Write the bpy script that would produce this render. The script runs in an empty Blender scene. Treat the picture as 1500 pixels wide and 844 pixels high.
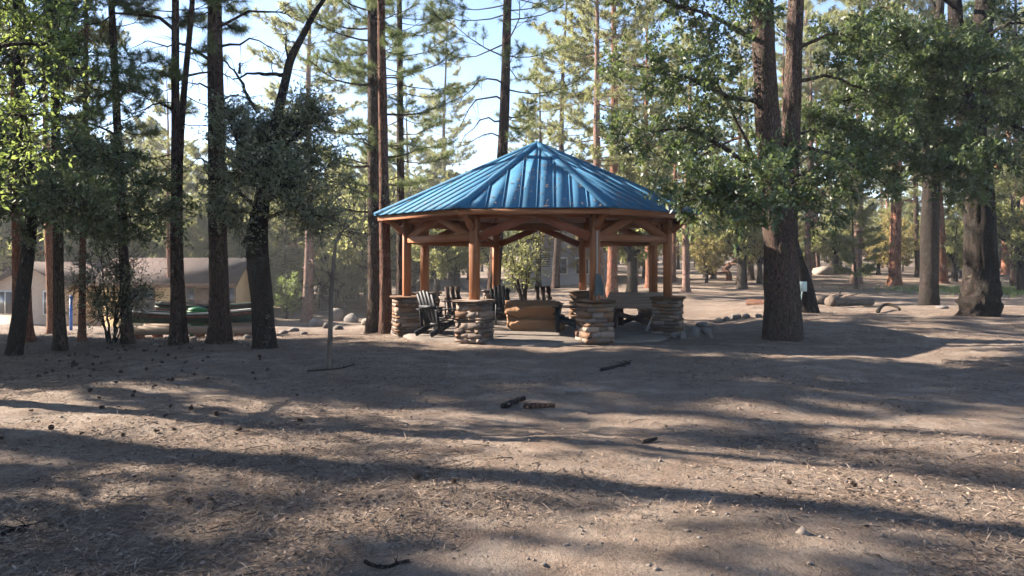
import bpy, math, random
import numpy as np
from mathutils import Vector, Matrix

R = math.radians
C = bpy.context.scene.collection
sc = bpy.context.scene

# ------------------------------------------------------------------ camera
EYE = 1.6
F = 1110.0            # focal length in photograph pixels (1500 wide)
HOR = 388.0           # horizon row
cam_d = bpy.data.cameras.new('camera')
cam = bpy.data.objects.new('camera', cam_d)
C.objects.link(cam)
cam.location = (0, 0, EYE)
cam.rotation_euler = (R(90), 0, 0)
cam_d.sensor_width = 36
cam_d.lens = 36 * F / 1500
cam_d.shift_y = -(422 - HOR) / 1500
cam_d.clip_end = 2000
sc.camera = cam

# ------------------------------------------------------------------ light
SUN_EL = 29.0         # degrees
SUN_A = 17.5          # the sun stands this far beyond due left
world = bpy.data.worlds.new('World')
sc.world = world
world.use_nodes = True
wn = world.node_tree.nodes
bg = wn['Background']
sky = wn.new('ShaderNodeTexSky')
sky.sky_type = 'NISHITA'
sky.sun_disc = False
sky.sun_elevation = R(SUN_EL)
sky.sun_rotation = R(-(90 - SUN_A))
sky.altitude = 1600
sky.air_density = 1.0
sky.dust_density = 0.9
sky.ozone_density = 2.2
world.node_tree.links.new(sky.outputs[0], bg.inputs[0])
bg.inputs[1].default_value = 0.060
sd = bpy.data.lights.new('sun', 'SUN')
sd.energy = 5.0
sd.angle = R(0.55)
sd.color = (1.0, 0.89, 0.76)
sun = bpy.data.objects.new('sun', sd)
C.objects.link(sun)
sdir = Vector((math.cos(R(SUN_A)) * math.cos(R(SUN_EL)), -math.sin(R(SUN_A)) * math.cos(R(SUN_EL)), -math.sin(R(SUN_EL))))
sun.rotation_euler = sdir.to_track_quat('-Z', 'Y').to_euler()
sun.location = (-30, 10, 30)
sc.view_settings.view_transform = 'Standard'
sc.view_settings.look = 'None'
sc.view_settings.gamma = 1
sc.view_settings.exposure = 2.6
sc.cycles.use_denoising = True
sc.cycles.use_adaptive_sampling = True
sc.cycles.adaptive_threshold = 0.03
sc.cycles.max_bounces = 6
sc.cycles.diffuse_bounces = 2
sc.cycles.glossy_bounces = 2
sc.cycles.transmission_bounces = 3
sc.cycles.volume_bounces = 0
sc.cycles.transparent_max_bounces = 4
sc.cycles.caustics_reflective = False
sc.cycles.caustics_refractive = False
sc.cycles.sample_clamp_indirect = 6

# ------------------------------------------------------------------ terrain
def S(a, b, v):
    t = np.clip((v - a) / (b - a), 0, 1)
    return t * t * (3 - 2 * t)

PAV = (0.61, 18.4)

def terr(x, y):
    x = np.asarray(x, float); y = np.asarray(y, float)
    xl = x + 0.13 * (y - 15)
    L = S(-0.2, -4.6, xl)
    z = -L * (0.62 * S(15.6, 24.5, y) + 1.1 * S(24.5, 42, y))
    z = z + S(-2, 9, x) * 1.35 * S(30, 78, y)
    z = z + 0.22 * S(5.5, 9, x) * S(15, 21, y) * (1 - S(24, 31, y))
    z = z + 5.0 * S(80, 190, y) * (0.35 + 0.65 * S(-60, 30, x))
    near = 0.028 * np.sin(x * 0.9 + 1.3 * np.sin(y * 0.37)) + 0.022 * np.sin(y * 1.25 + 0.7 * x + 0.6) + 0.012 * np.sin(2.3 * x - 1.9 * y) + (0.009 * np.sin(5.1 * x + 1.3 * np.sin(3.3 * y)) * np.sin(4.7 * y + 1.1 * np.sin(2.9 * x)) + 0.005 * np.sin(11 * x + 2 * np.sin(6 * y)) * np.sin(9.7 * y + 1.7 * np.sin(7 * x))) * (y < 24)
    flat = 1 - S(4.6, 3.6, np.hypot(x - PAV[0], y - PAV[1]))
    return z + near * flat

def tz(x, y):
    return float(terr(x, y))

def G(px, py, ymax=180.0):
    """the ground point seen at a photograph pixel"""
    t = (px - 750) / F; s = (py - HOR) / F
    ys = np.arange(2.0, ymax, 0.03)
    hit = (EYE - s * ys) <= terr(t * ys, ys)
    y = float(ys[np.argmax(hit)]) if hit.any() else ymax
    return (t * y, y, tz(t * y, y))

# ------------------------------------------------------------------ materials
class NT:
    def __init__(self, name):
        self.m = bpy.data.materials.new(name)
        self.m.use_nodes = True
        self.t = self.m.node_tree
        self.t.nodes.clear()
        self.out = self.t.nodes.new('ShaderNodeOutputMaterial')
    def n(self, typ, ins=None, **props):
        nd = self.t.nodes.new('ShaderNode' + typ)
        for k, v in props.items():
            setattr(nd, k, v)
        for k, v in (ins or {}).items():
            if isinstance(v, bpy.types.NodeSocket):
                self.t.links.new(v, nd.inputs[k])
            else:
                nd.inputs[k].default_value = v
        return nd
    def ramp(self, fac, stops, interp='LINEAR'):
        nd = self.t.nodes.new('ShaderNodeValToRGB')
        nd.color_ramp.interpolation = interp
        el = nd.color_ramp.elements
        while len(el) > 1:
            el.remove(el[0])
        el[0].position = stops[0][0]; el[0].color = tuple(stops[0][1]) + (1,)
        for p, c in stops[1:]:
            e = el.new(p); e.color = tuple(c) + (1,)
        self.t.links.new(fac, nd.inputs[0])
        return nd.outputs[0]
    def mix(self, fac, a, b, blend='MIX'):
        nd = self.t.nodes.new('ShaderNodeMix')
        nd.data_type = 'RGBA'; nd.blend_type = blend
        for k, v in ((0, fac), (6, a), (7, b)):
            if isinstance(v, bpy.types.NodeSocket):
                self.t.links.new(v, nd.inputs[k])
            else:
                nd.inputs[k].default_value = v if k == 0 else (tuple(v) + (1,) if len(v) == 3 else v)
        return nd.outputs[2]
    def math(self, op, a, b=0.5):
        nd = self.t.nodes.new('ShaderNodeMath'); nd.operation = op
        for k, v in ((0, a), (1, b)):
            if isinstance(v, bpy.types.NodeSocket):
                self.t.links.new(v, nd.inputs[k])
            else:
                nd.inputs[k].default_value = v
        return nd.outputs[0]
    def coords(self, scale=(1, 1, 1), kind='Object'):
        tc = self.n('TexCoord')
        mp = self.n('Mapping', {'Vector': tc.outputs[kind], 'Scale': scale})
        return mp.outputs[0]
    def noise(self, vec, scale, detail=4, rough=0.6):
        return self.n('TexNoise', {'Vector': vec, 'Scale': scale, 'Detail': detail, 'Roughness': rough}).outputs[0]
    def bump(self, h, dist, strength=1.0):
        return self.n('Bump', {'Height': h, 'Distance': dist, 'Strength': strength}).outputs[0]
    def finish(self, col, rough=0.9, bump=None, spec=0.3, metal=0.0, **extra):
        b = self.n('BsdfPrincipled')
        for k, v in (('Base Color', col), ('Roughness', rough), ('Metallic', metal), ('Specular IOR Level', spec)):
            if isinstance(v, bpy.types.NodeSocket):
                self.t.links.new(v, b.inputs[k])
            else:
                b.inputs[k].default_value = (tuple(v) + (1,)) if k == 'Base Color' else v
        if bump is not None:
            self.t.links.new(bump, b.inputs['Normal'])
        self.t.links.new(b.outputs[0], self.out.inputs[0])
        return self.m

def mat_plain(name, col, rough=0.7, var=0.15, spec=0.3, metal=0.0, scale=6.0, stretch=(1, 1, 1), bumpd=0.004):
    t = NT(name)
    v = t.coords(stretch)
    n = t.noise(v, scale, 5, 0.65)
    lo = [c * (1 - var * 1.6) for c in col]; hi = [min(1, c * (1 + var * 1.6)) for c in col]
    c = t.ramp(n, [(0.25, lo), (0.75, hi)])
    return t.finish(c, rough, t.bump(n, bumpd), spec, metal)

def mat_bark(name, fissure, plate, plate2, scale=11.0, zs=0.22, depth=0.02, lichen=None):
    t = NT(name)
    oi = t.n('ObjectInfo').outputs['Random']
    v = t.coords((1, 1, zs))
    wob = t.n('TexNoise', {'Vector': v, 'Scale': 6.0, 'Detail': 3.0})
    v2 = t.n('VectorMath', {0: v, 1: wob.outputs['Color']}, operation='ADD').outputs[0]
    vo = t.n('TexVoronoi', {'Vector': v2, 'Scale': scale}, feature='DISTANCE_TO_EDGE').outputs[0]
    vc = t.n('TexVoronoi', {'Vector': v2, 'Scale': scale}, feature='F1').outputs['Color']
    fine = t.noise(t.coords((1, 1, 0.35)), 38, 5, 0.7)
    big = t.noise(t.coords((1, 1, 0.5)), 1.1, 3)
    pc = t.mix(big, plate, plate2)
    pc = t.mix(0.35, pc, t.mix(1.0, pc, vc, 'MULTIPLY'))
    pc = t.mix(t.math('MULTIPLY', fine, 0.6), pc, [c * 0.45 for c in plate])
    pc = t.mix(t.math('MULTIPLY', oi, 0.5), pc, plate2)
    if lichen:
        pc = t.mix(t.ramp(t.noise(t.coords(), 3.2, 5), [(0.56, (0, 0, 0)), (0.68, (0.55, 0.55, 0.55))]), pc, lichen)
    edge = t.ramp(vo, [(0.0, (0, 0, 0)), (0.16, (1, 1, 1))])
    col = t.mix(edge, fissure, pc)
    h = t.math('ADD', t.math('MULTIPLY', edge, 0.75), t.math('MULTIPLY', fine, 0.4))
    return t.finish(col, 0.95, t.bump(h, depth), 0.15)

def mat_leaf(name, dark, light, trans=0.45, tcol=(0.25, 0.34, 0.05), rough=0.55, spec=0.35):
    t = NT(name)
    g = t.n('NewGeometry').outputs['Random Per Island']
    oi = t.n('ObjectInfo').outputs['Random']
    big = t.noise(t.coords(), 0.9, 2)
    f = t.math('ADD', t.math('MULTIPLY', g, 0.65), t.math('MULTIPLY', big, 0.45))
    col = t.ramp(f, [(0.15, dark), (0.85, light)])
    col = t.mix(t.math('MULTIPLY', oi, 0.35), col, [l * 0.8 + 0.012 for l in light])
    b = t.n('BsdfPrincipled', {'Base Color': col, 'Roughness': rough, 'Specular IOR Level': spec})
    tr = t.n('BsdfTranslucent', {'Color': t.mix(0.6, col, tcol)})
    mx = t.n('MixShader', {0: trans, 1: b.outputs[0], 2: tr.outputs[0]})
    t.t.links.new(mx.outputs[0], t.out.inputs[0])
    return t.m

M = {}
M['pine_bark'] = mat_bark('pine_bark', (0.010, 0.008, 0.007), (0.115, 0.070, 0.050), (0.066, 0.044, 0.035), 10, 0.2, .035)
M['red_bark'] = mat_bark('red_pine_bark', (0.05, 0.022, 0.014), (0.36, 0.15, 0.085), (0.28, 0.135, 0.085), 9, 0.2)
M['brown_bark'] = mat_bark('brown_pine_bark', (0.03, 0.014, 0.010), (0.19, 0.088, 0.056), (0.13, 0.068, 0.048), 9, 0.2, .03)
M['pale_bark'] = mat_bark('pale_pine_bark', (0.08, 0.05, 0.04), (0.34, 0.22, 0.17), (0.25, 0.16, 0.125), 9, 0.25)
M['oak_bark'] = mat_bark('oak_bark', (0.008, 0.007, 0.006), (0.066, 0.050, 0.040), (0.044, 0.034, 0.028), 13, 0.35, 0.035, (0.085, 0.082, 0.066))
M['big_bark'] = mat_bark('furrowed_bark', (0.016, 0.012, 0.010), (0.150, 0.100, 0.075), (0.105, 0.075, 0.060), 17, 0.14, 0.03)
M['dead_wood'] = mat_plain('dead_wood', (0.10, 0.078, 0.062), 0.95, 0.35, 0.1, 0, 16, (1, 1, 0.2), 0.01)
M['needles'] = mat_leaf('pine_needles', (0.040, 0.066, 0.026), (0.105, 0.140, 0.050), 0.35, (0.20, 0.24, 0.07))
M['far_needles'] = mat_leaf('sunny_pine_needles', (0.075, 0.098, 0.042), (0.205, 0.215, 0.098), 0.50, (0.38, 0.38, 0.15))  # needle green lightened and yellowed, painting sunlight into the forest pines
M['oak_leaf'] = mat_leaf('oak_leaves', (0.026, 0.044, 0.020), (0.080, 0.108, 0.046), 0.30, (0.20, 0.27, 0.06), 0.45, 0.5)
M['grey_leaf'] = mat_leaf('silver_oak_leaves', (0.060, 0.076, 0.044), (0.175, 0.190, 0.115), 0.32, (0.26, 0.28, 0.12), 0.5, 0.5)
M['lime_leaf'] = mat_leaf('young_oak_leaves', (0.060, 0.095, 0.030), (0.160, 0.205, 0.070), 0.45, (0.30, 0.38, 0.08), 0.5, 0.35)
M['far_leaf'] = mat_leaf('sunlit_tint_leaves', (0.070, 0.085, 0.036), (0.225, 0.235, 0.100), 0.55, (0.40, 0.40, 0.14), 0.55, 0.3)  # brighter yellow-green leaf; sunshine on the background oaks is put into this colour
M['dry_leaf'] = mat_leaf('yellowing_leaves', (0.14, 0.115, 0.045), (0.30, 0.25, 0.10), 0.45, (0.42, 0.34, 0.12), 0.6, 0.25)

def ground_material():
    t = NT('dirt_and_pine_litter')
    v = t.coords()
    big = t.noise(v, 0.30, 4, 0.55)
    mid = t.noise(v, 2.1, 5, 0.65)
    fin = t.noise(v, 21, 6, 0.75)
    vfin = t.noise(v, 75, 3, 0.7)
    soil = t.ramp(big, [(0.30, (0.165, 0.132, 0.106)), (0.5, (0.235, 0.190, 0.153)), (0.72, (0.31, 0.255, 0.205))])
    lit = t.ramp(vfin, [(0.3, (0.055, 0.037, 0.028)), (0.52, (0.145, 0.100, 0.073)), (0.75, (0.29, 0.23, 0.18))])
    msk = t.ramp(t.math('ADD', t.math('MULTIPLY', mid, 0.7), t.math('MULTIPLY', fin, 0.45)), [(0.44, (0, 0, 0)), (0.66, (0.9, 0.9, 0.9))])
    col = t.mix(msk, soil, lit)
    mat_ = t.ramp(t.noise(t.coords((1, 1.7, 1)), 0.75, 6, 0.62), [(0.47, (0, 0, 0)), (0.60, (0.75, 0.75, 0.75))])
    col = t.mix(mat_, col, t.mix(vfin, (0.075, 0.056, 0.044), (0.205, 0.155, 0.118)))
    speck = t.ramp(fin, [(0.30, (0.30, 0.29, 0.28)), (0.5, (1, 1, 1)), (0.70, (1.35, 1.35, 1.35))])
    col = t.mix(0.8, col, speck, 'MULTIPLY')
    vo = t.n('TexVoronoi', {'Vector': v, 'Scale': 26.0}, feature='F1')
    peb = t.ramp(vo.outputs['Distance'], [(0.10, (1, 1, 1)), (0.17, (0, 0, 0))])
    rnd = t.ramp(t.n('SeparateColor', {0: vo.outputs['Color']}).outputs[0], [(0.72, (0, 0, 0)), (0.76, (1, 1, 1))])
    pm = t.math('MULTIPLY', peb, rnd)
    col = t.mix(t.math('MULTIPLY', pm, 0.5), col, (0.30, 0.26, 0.22))
    h = t.math('ADD', t.math('MULTIPLY', fin, 0.6), t.math('ADD', t.math('MULTIPLY', mid, 1.2), t.math('MULTIPLY', pm, 0.35)))
    h = t.math('ADD', h, t.math('MULTIPLY', vfin, 0.25))
    return t.finish(col, 0.97, t.bump(h, 0.06), 0.12)

M['ground'] = ground_material()

def stone_material(name, cols, scale=7.0, bumpd=0.012):
    t = NT(name)
    g = t.n('NewGeometry').outputs['Random Per Island']
    oi = t.n('ObjectInfo').outputs['Random']
    r = t.math('FRACT', t.math('ADD', t.math('MULTIPLY', g, 3.7), t.math('MULTIPLY', oi, 5.3)))
    k = len(cols)
    base = t.ramp(r, [(i / k, c) for i, c in enumerate(cols)], 'CONSTANT')
    v = t.coords(kind='Object')
    n = t.noise(v, scale, 6, 0.7)
    f = t.noise(v, scale * 6, 4, 0.7)
    c = t.mix(n, t.mix(1.0, base, (0.55, 0.53, 0.52), 'MULTIPLY'), base)
    c = t.mix(t.math('MULTIPLY', f, 0.45), c, t.mix(1.0, base, (1.35, 1.3, 1.25), 'MULTIPLY'))
    return t.finish(c, 0.92, t.bump(t.math('ADD', n, t.math('MULTIPLY', f, 0.4)), bumpd), 0.2)

M['ledge_stone'] = stone_material('stacked_ledge_stone', [(0.19, 0.115, 0.07), (0.155, 0.115, 0.09), (0.25, 0.19, 0.15), (0.13, 0.10, 0.085), (0.29, 0.21, 0.16), (0.17, 0.10, 0.065), (0.20, 0.16, 0.135)], 3.0, 0.02)
M['rock'] = stone_material('grey_granite', [(0.19, 0.17, 0.155), (0.15, 0.135, 0.125), (0.22, 0.185, 0.155), (0.17, 0.148, 0.13)], 5.0, 0.03)
M['gravel'] = stone_material('dusty_gravel', [(0.17, 0.145, 0.125), (0.13, 0.11, 0.10), (0.21, 0.175, 0.15)], 5.0, 0.01)
M['sandstone'] = stone_material('tan_sandstone', [(0.235, 0.135, 0.075), (0.25, 0.15, 0.085)], 3.0, 0.03)
M['mortar'] = mat_plain('mortar', (0.10, 0.085, 0.075), 0.95, 0.2)
M['slab'] = mat_plain('patio_concrete', (0.125, 0.104, 0.088), 0.92, 0.25, 0.2, 0, 3.0, (1, 1, 1), 0.006)

def mat_wood(name, a, b, rough=0.6, ring=1.0, spec=0.35):
    t = NT(name)
    oi = t.n('ObjectInfo').outputs['Random']
    tc = t.n('TexCoord')
    off = t.n('VectorMath', {0: tc.outputs['Object'], 1: t.n('CombineXYZ', {0: t.math('MULTIPLY', oi, 7.0), 1: t.math('MULTIPLY', oi, 3.0)}).outputs[0]}, operation='ADD').outputs[0]
    v = t.n('Mapping', {'Vector': off, 'Scale': (0.35, 9 * ring, 9 * ring)}).outputs[0]
    n = t.noise(v, 3.0, 6, 0.65)
    n2 = t.noise(off, 1.3, 3)
    c = t.ramp(n, [(0.3, a), (0.7, b)])
    c = t.mix(t.math('MULTIPLY', n2, 0.5), c, [x * 0.72 for x in a])
    return t.finish(c, rough, t.bump(n, 0.003), spec)

M['cedar'] = mat_wood('stained_cedar', (0.175, 0.062, 0.023), (0.335, 0.130, 0.050))
M['cedar_red'] = mat_wood('stained_cedar_red', (0.16, 0.044, 0.021), (0.25, 0.075, 0.034))
M['deck'] = mat_wood('roof_decking', (0.085, 0.036, 0.020), (0.13, 0.056, 0.030))
M['dark_wood'] = mat_wood('dark_brown_stain', (0.035, 0.017, 0.012), (0.060, 0.030, 0.022))
M['grey_wood'] = mat_wood('weathered_wood', (0.22, 0.155, 0.11), (0.38, 0.28, 0.205), 0.85)
M['black_paint'] = mat_plain('black_plastic', (0.012, 0.013, 0.016), 0.6, 0.2, 0.25)
M['pale_plastic'] = mat_plain('pale_grey_plastic', (0.42, 0.40, 0.37), 0.6, 0.1)
M['pale_paint'] = mat_plain('pale_green_paint', (0.50, 0.60, 0.54), 0.6, 0.1)
M['grey_metal'] = mat_plain('grey_conduit', (0.30, 0.29, 0.28), 0.45, 0.1, 0.5)
M['teal'] = mat_plain('teal_cloth', (0.07, 0.085, 0.085), 0.8, 0.3)

def roof_metal():
    t = NT('blue_roof_metal')
    oi = t.n('ObjectInfo').outputs['Random']
    v = t.coords(kind='Object')
    n = t.noise(v, 1.6, 5, 0.6)
    f = t.noise(v, 24, 4, 0.7)
    c = t.ramp(t.math('ADD', t.math('MULTIPLY', n, 0.9), t.math('MULTIPLY', oi, 0.08)), [(0.25, (0.028, 0.098, 0.175)), (0.8, (0.043, 0.132, 0.225))])
    c = t.mix(t.ramp(f, [(0.6, (0, 0, 0)), (0.75, (0.25, 0.25, 0.25))]), c, (0.10, 0.20, 0.28))
    c = t.mix(t.ramp(t.noise(t.coords((1, .35, 1)), 2.6, 6, .7), [(.50, (0, 0, 0)), (.72, (.38, .38, .38))]), c, (0.080, 0.135, 0.170))
    r = t.ramp(n, [(0.3, (0.65, 0.65, 0.65)), (0.7, (0.8, 0.8, 0.8))])
    return t.finish(c, r, t.bump(f, 0.0004), 0.08, 0.0)
M['roof'] = roof_metal()

# ------------------------------------------------------------------ mesh helpers
def np_mesh(name, V, faces4=None, faces3=None, smooth=False, mat=None):
    me = bpy.data.meshes.new(name)
    V = np.asarray(V, np.float32)
    f4 = np.zeros((0, 4), np.int32) if faces4 is None else np.asarray(faces4, np.int32).reshape(-1, 4)
    f3 = np.zeros((0, 3), np.int32) if faces3 is None else np.asarray(faces3, np.int32).reshape(-1, 3)
    me.vertices.add(len(V)); me.vertices.foreach_set('co', V.ravel())
    nl = f4.size + f3.size
    me.loops.add(nl)
    me.loops.foreach_set('vertex_index', np.concatenate([f4.ravel(), f3.ravel()]))
    np_ = len(f4) + len(f3)
    me.polygons.add(np_)
    starts = np.concatenate([np.arange(len(f4)) * 4, f4.size + np.arange(len(f3)) * 3]).astype(np.int32)
    me.polygons.foreach_set('loop_start', starts)
    if smooth:
        me.polygons.foreach_set('use_smooth', np.ones(np_, bool))
    me.update(calc_edges=True)
    if mat is not None:
        me.materials.append(mat)
    return me

class MB:
    """collects boxes, tubes and free faces into one mesh"""
    def __init__(self):
        self.v = []; self.q = []; self.t = []; self.n = 0
    def add(self, V, q=None, t=None):
        V = np.asarray(V, float).reshape(-1, 3)
        if q is not None and len(q): self.q.append(np.asarray(q, int).reshape(-1, 4) + self.n)
        if t is not None and len(t): self.t.append(np.asarray(t, int).reshape(-1, 3) + self.n)
        self.v.append(V); self.n += len(V)
        return self
    def box(self, size, mat=None, center=(0, 0, 0), bev=0.0):
        sx, sy, sz = [s / 2 for s in size]
        if bev <= 0:
            V = np.array([[x, y, z] for z in (-sz, sz) for y in (-sy, sy) for x in (-sx, sx)])
            q = [[0, 2, 3, 1], [4, 5, 7, 6], [0, 1, 5, 4], [2, 6, 7, 3], [0, 4, 6, 2], [1, 3, 7, 5]]
        else:
            b = min(bev, sx * .9, sy * .9, sz * .9)
            def ring(ix, iy, z):
                return [(-ix, -iy + 0, z), (ix, -iy, z), (ix, iy, z), (-ix, iy, z)]
            V = np.array(ring(sx - b, sy - b, -sz) + ring(sx, sy, -sz + b) + ring(sx, sy, sz - b) + ring(sx - b, sy - b, sz))
            q = [[3, 2, 1, 0], [12, 13, 14, 15]]
            for l in range(3):
                for k in range(4):
                    a = l * 4 + k; c = l * 4 + (k + 1) % 4
                    q.append([a, c, c + 4, a + 4])
        V = V + np.array(center)
        if mat is not None:
            A = np.array(mat)
            V = V @ A[:3, :3].T + A[:3, 3]
        return self.add(V, q)
    def beam(self, p, q, w, h, up=(0, 0, 1), bev=0.006):
        """a timber from p to q: w across, h along up"""
        p = Vector(p); q = Vector(q); d = q - p; L = d.length; x = d / L
        y = Vector(up).cross(x)
        if y.length < 1e-4: y = Vector((0, 1, 0)).cross(x)
        y.normalize(); z = x.cross(y)
        A = Matrix.Identity(4)
        for i, c in enumerate((x, y, z)):
            for r in range(3): A[r][i] = c[r]
        A.translation = (p + q) / 2
        return self.box((L, w, h), A, bev=bev)
    def tube(self, P, rad, k=6, cap=True):
        V, q, t = tube_arrays(P, rad, k, cap)
        return self.add(V, q, t)
    def mesh(self, name, mat, smooth=False):
        return np_mesh(name, np.concatenate(self.v), np.concatenate(self.q) if self.q else None, np.concatenate(self.t) if self.t else None, smooth, mat)

def tube_arrays(P, rad, k=6, cap=True):
    P = np.asarray(P, float); n = len(P)
    rad = np.broadcast_to(np.asarray(rad, float), (n,))
    T = np.gradient(P, axis=0)
    T /= np.linalg.norm(T, axis=1, keepdims=True) + 1e-9
    ref = np.array([0.0, 0.0, 1.0]) if abs(T[0][2]) < 0.9 else np.array([1.0, 0.0, 0.0])
    U = np.zeros_like(P); u = np.cross(ref, T[0]); u /= np.linalg.norm(u)
    for i in range(n):
        u = u - T[i] * np.dot(u, T[i]); u /= np.linalg.norm(u) + 1e-9
        U[i] = u
    W = np.cross(T, U)
    a = np.arange(k) * 2 * np.pi / k
    V = (P[:, None, :] + rad[:, None, None] * (np.cos(a)[None, :, None] * U[:, None, :] + np.sin(a)[None, :, None] * W[:, None, :])).reshape(-1, 3)
    i = np.arange(n - 1)[:, None] * k; j = np.arange(k)[None, :]; j2 = (j + 1) % k
    q = np.stack([i + j, i + j2, i + k + j2, i + k + j], -1).reshape(-1, 4)
    t = None
    if cap:
        V = np.vstack([V, P[0], P[-1]])
        c0 = n * k; c1 = c0 + 1; jj = np.arange(k); jn = (jj + 1) % k
        t = np.vstack([np.stack([np.full(k, c0), jn, jj], -1), np.stack([np.full(k, c1), (n - 1) * k + jj, (n - 1) * k + jn], -1)])
    return V, q, t

def obj(name, me, parent=None, loc=None, rotz=None):
    o = bpy.data.objects.new(name, me)
    C.objects.link(o)
    if parent is not None: o.parent = parent
    if loc is not None: o.location = loc
    if rotz is not None: o.rotation_euler = (0, 0, rotz)
    return o

def tag(o, label=None, cat=None, group=None, kind=None):
    if label: o['label'] = label
    if cat: o['category'] = cat
    if group: o['group'] = group
    if kind: o['kind'] = kind
    return o

def thing(name, label, cat, loc=(0, 0, 0), rotz=0, group=None):
    o = bpy.data.objects.new(name, None)
    o.empty_display_size = 0.2
    C.objects.link(o)
    o.location = loc; o.rotation_euler = (0, 0, rotz)
    return tag(o, label, cat, group)

def dup(root, loc, rotz=0.0, scale=1.0, label=None, group=None, tilt=(0, 0)):
    r = root.copy(); C.objects.link(r)
    r.location = loc; r.rotation_euler = (tilt[0], tilt[1], rotz)
    r.scale = (scale,) * 3 if isinstance(scale, (int, float)) else scale
    if label: r['label'] = label
    if group: r['group'] = group
    for ch in list(root.children):
        c = ch.copy(); C.objects.link(c); c.parent = r
        for g in ch.children:
            d = g.copy(); C.objects.link(d); d.parent = c
    return r

# ------------------------------------------------------------------ ground
def axis(lo, a, b, hi, step, grow):
    xs = list(np.arange(a, b + 1e-6, step))
    s = step; x = a; left = []
    while x > lo:
        s *= grow; x -= s; left.append(x)
    s = step; x = xs[-1]; right = []
    while x < hi:
        s *= grow; x += s; right.append(x)
    return np.array(left[::-1] + xs + right)

def build_ground():
    X = axis(-260, -10, 12, 260, 0.16, 1.10); Y = axis(-60, 2.0, 24, 420, 0.16, 1.07)
    gx, gy = np.meshgrid(X, Y)
    z = terr(gx, gy)
    rg = np.random.default_rng(3)
    near = (gy < 26) & (gy > 1) & (abs(gx) < 13)
    z = z + np.where(near, rg.normal(0, 0.006, z.shape), 0)
    V = np.stack([gx, gy, z], -1).reshape(-1, 3)
    ny, nx = gx.shape
    i = np.arange(ny - 1)[:, None] * nx; j = np.arange(nx - 1)[None, :]
    q = np.stack([i + j, i + j + 1, i + nx + j + 1, i + nx + j], -1).reshape(-1, 4)
    o = obj('ground', np_mesh('ground', V, q, None, True, M['ground']))
    tag(o, kind='structure')
build_ground()

# ------------------------------------------------------------------ foliage
def unit(v):
    return v / (np.linalg.norm(v, axis=-1, keepdims=True) + 1e-9)

def frames(D, rng):
    """orthonormal frames (n,3,3) with first axis along D, random roll"""
    D = unit(D); n = len(D)
    r = unit(rng.normal(size=(n, 3)))
    U = unit(np.cross(D, r)); W = np.cross(D, U)
    return np.stack([D, U, W], 1)      # rows: axes

def needle_tufts(P, D, rng, nn=30, length=0.19, width=0.006, axis_len=0.10):
    """long needles radiating from twig ends; thin triangles"""
    n = len(P)
    if n == 0: return np.zeros((0, 3)), np.zeros((0, 3), int)
    Fm = frames(D, rng)
    th = rng.uniform(R(12), R(95), (n, nn)); ph = rng.uniform(0, 2 * np.pi, (n, nn))
    l = length * rng.uniform(0.65, 1.15, (n, nn))
    a = rng.uniform(-axis_len, axis_len * 0.5, (n, nn))
    d_loc = np.stack([np.cos(th), np.sin(th) * np.cos(ph), np.sin(th) * np.sin(ph)], -1)
    d = np.einsum('nki,nij->nkj', d_loc, Fm)
    base = P[:, None, :] + a[..., None] * Fm[:, None, 0, :]
    side = unit(np.cross(d, rng.normal(size=(n, nn, 3)))) * (width / 2)
    tip = base + d * l[..., None]; tip[..., 2] -= 0.12 * l
    V = np.stack([base - side, base + side, tip], 2).reshape(-1, 3)
    return V, np.arange(len(V)).reshape(-1, 3)

def leaves(P, D, rng, size=0.07, aspect=0.45, flat=0.5):
    """one folded leaf (two triangles sharing the midrib) at each P along D"""
    n = len(P)
    if n == 0: return np.zeros((0, 3)), np.zeros((0, 4), int)
    D = unit(D)
    N = rng.normal(size=(n, 3)) * (1 - flat); N[:, 2] += flat * 1.4
    U = unit(np.cross(D, N)); N = np.cross(U, D)
    s = size * rng.uniform(0.6, 1.25, (n, 1)); w = s * aspect
    a = P; c = P + D * s
    m = P + D * s * 0.48 + N * s * 0.05
    V = np.stack([a, m + U * w * 0.5 + N * s * 0.06, c, m - U * w * 0.5 + N * s * 0.06], 1).reshape(-1, 3)
    return V, np.arange(len(V)).reshape(-1, 4)

def vnoise(p, seed=0):
    """cheap smooth noise from sines"""
    x, y, z = p[..., 0], p[..., 1], p[..., 2]
    s = seed * 1.7
    return (np.sin(x * 1.0 + 1.7 * np.sin(y * 1.3 + s) + s) + np.sin(y * 1.1 + 1.5 * np.sin(z * 0.9 - s) + 2 * s) + np.sin(z * 1.2 + 1.6 * np.sin(x * 1.1 + s * .3) - s)) / 3

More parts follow.
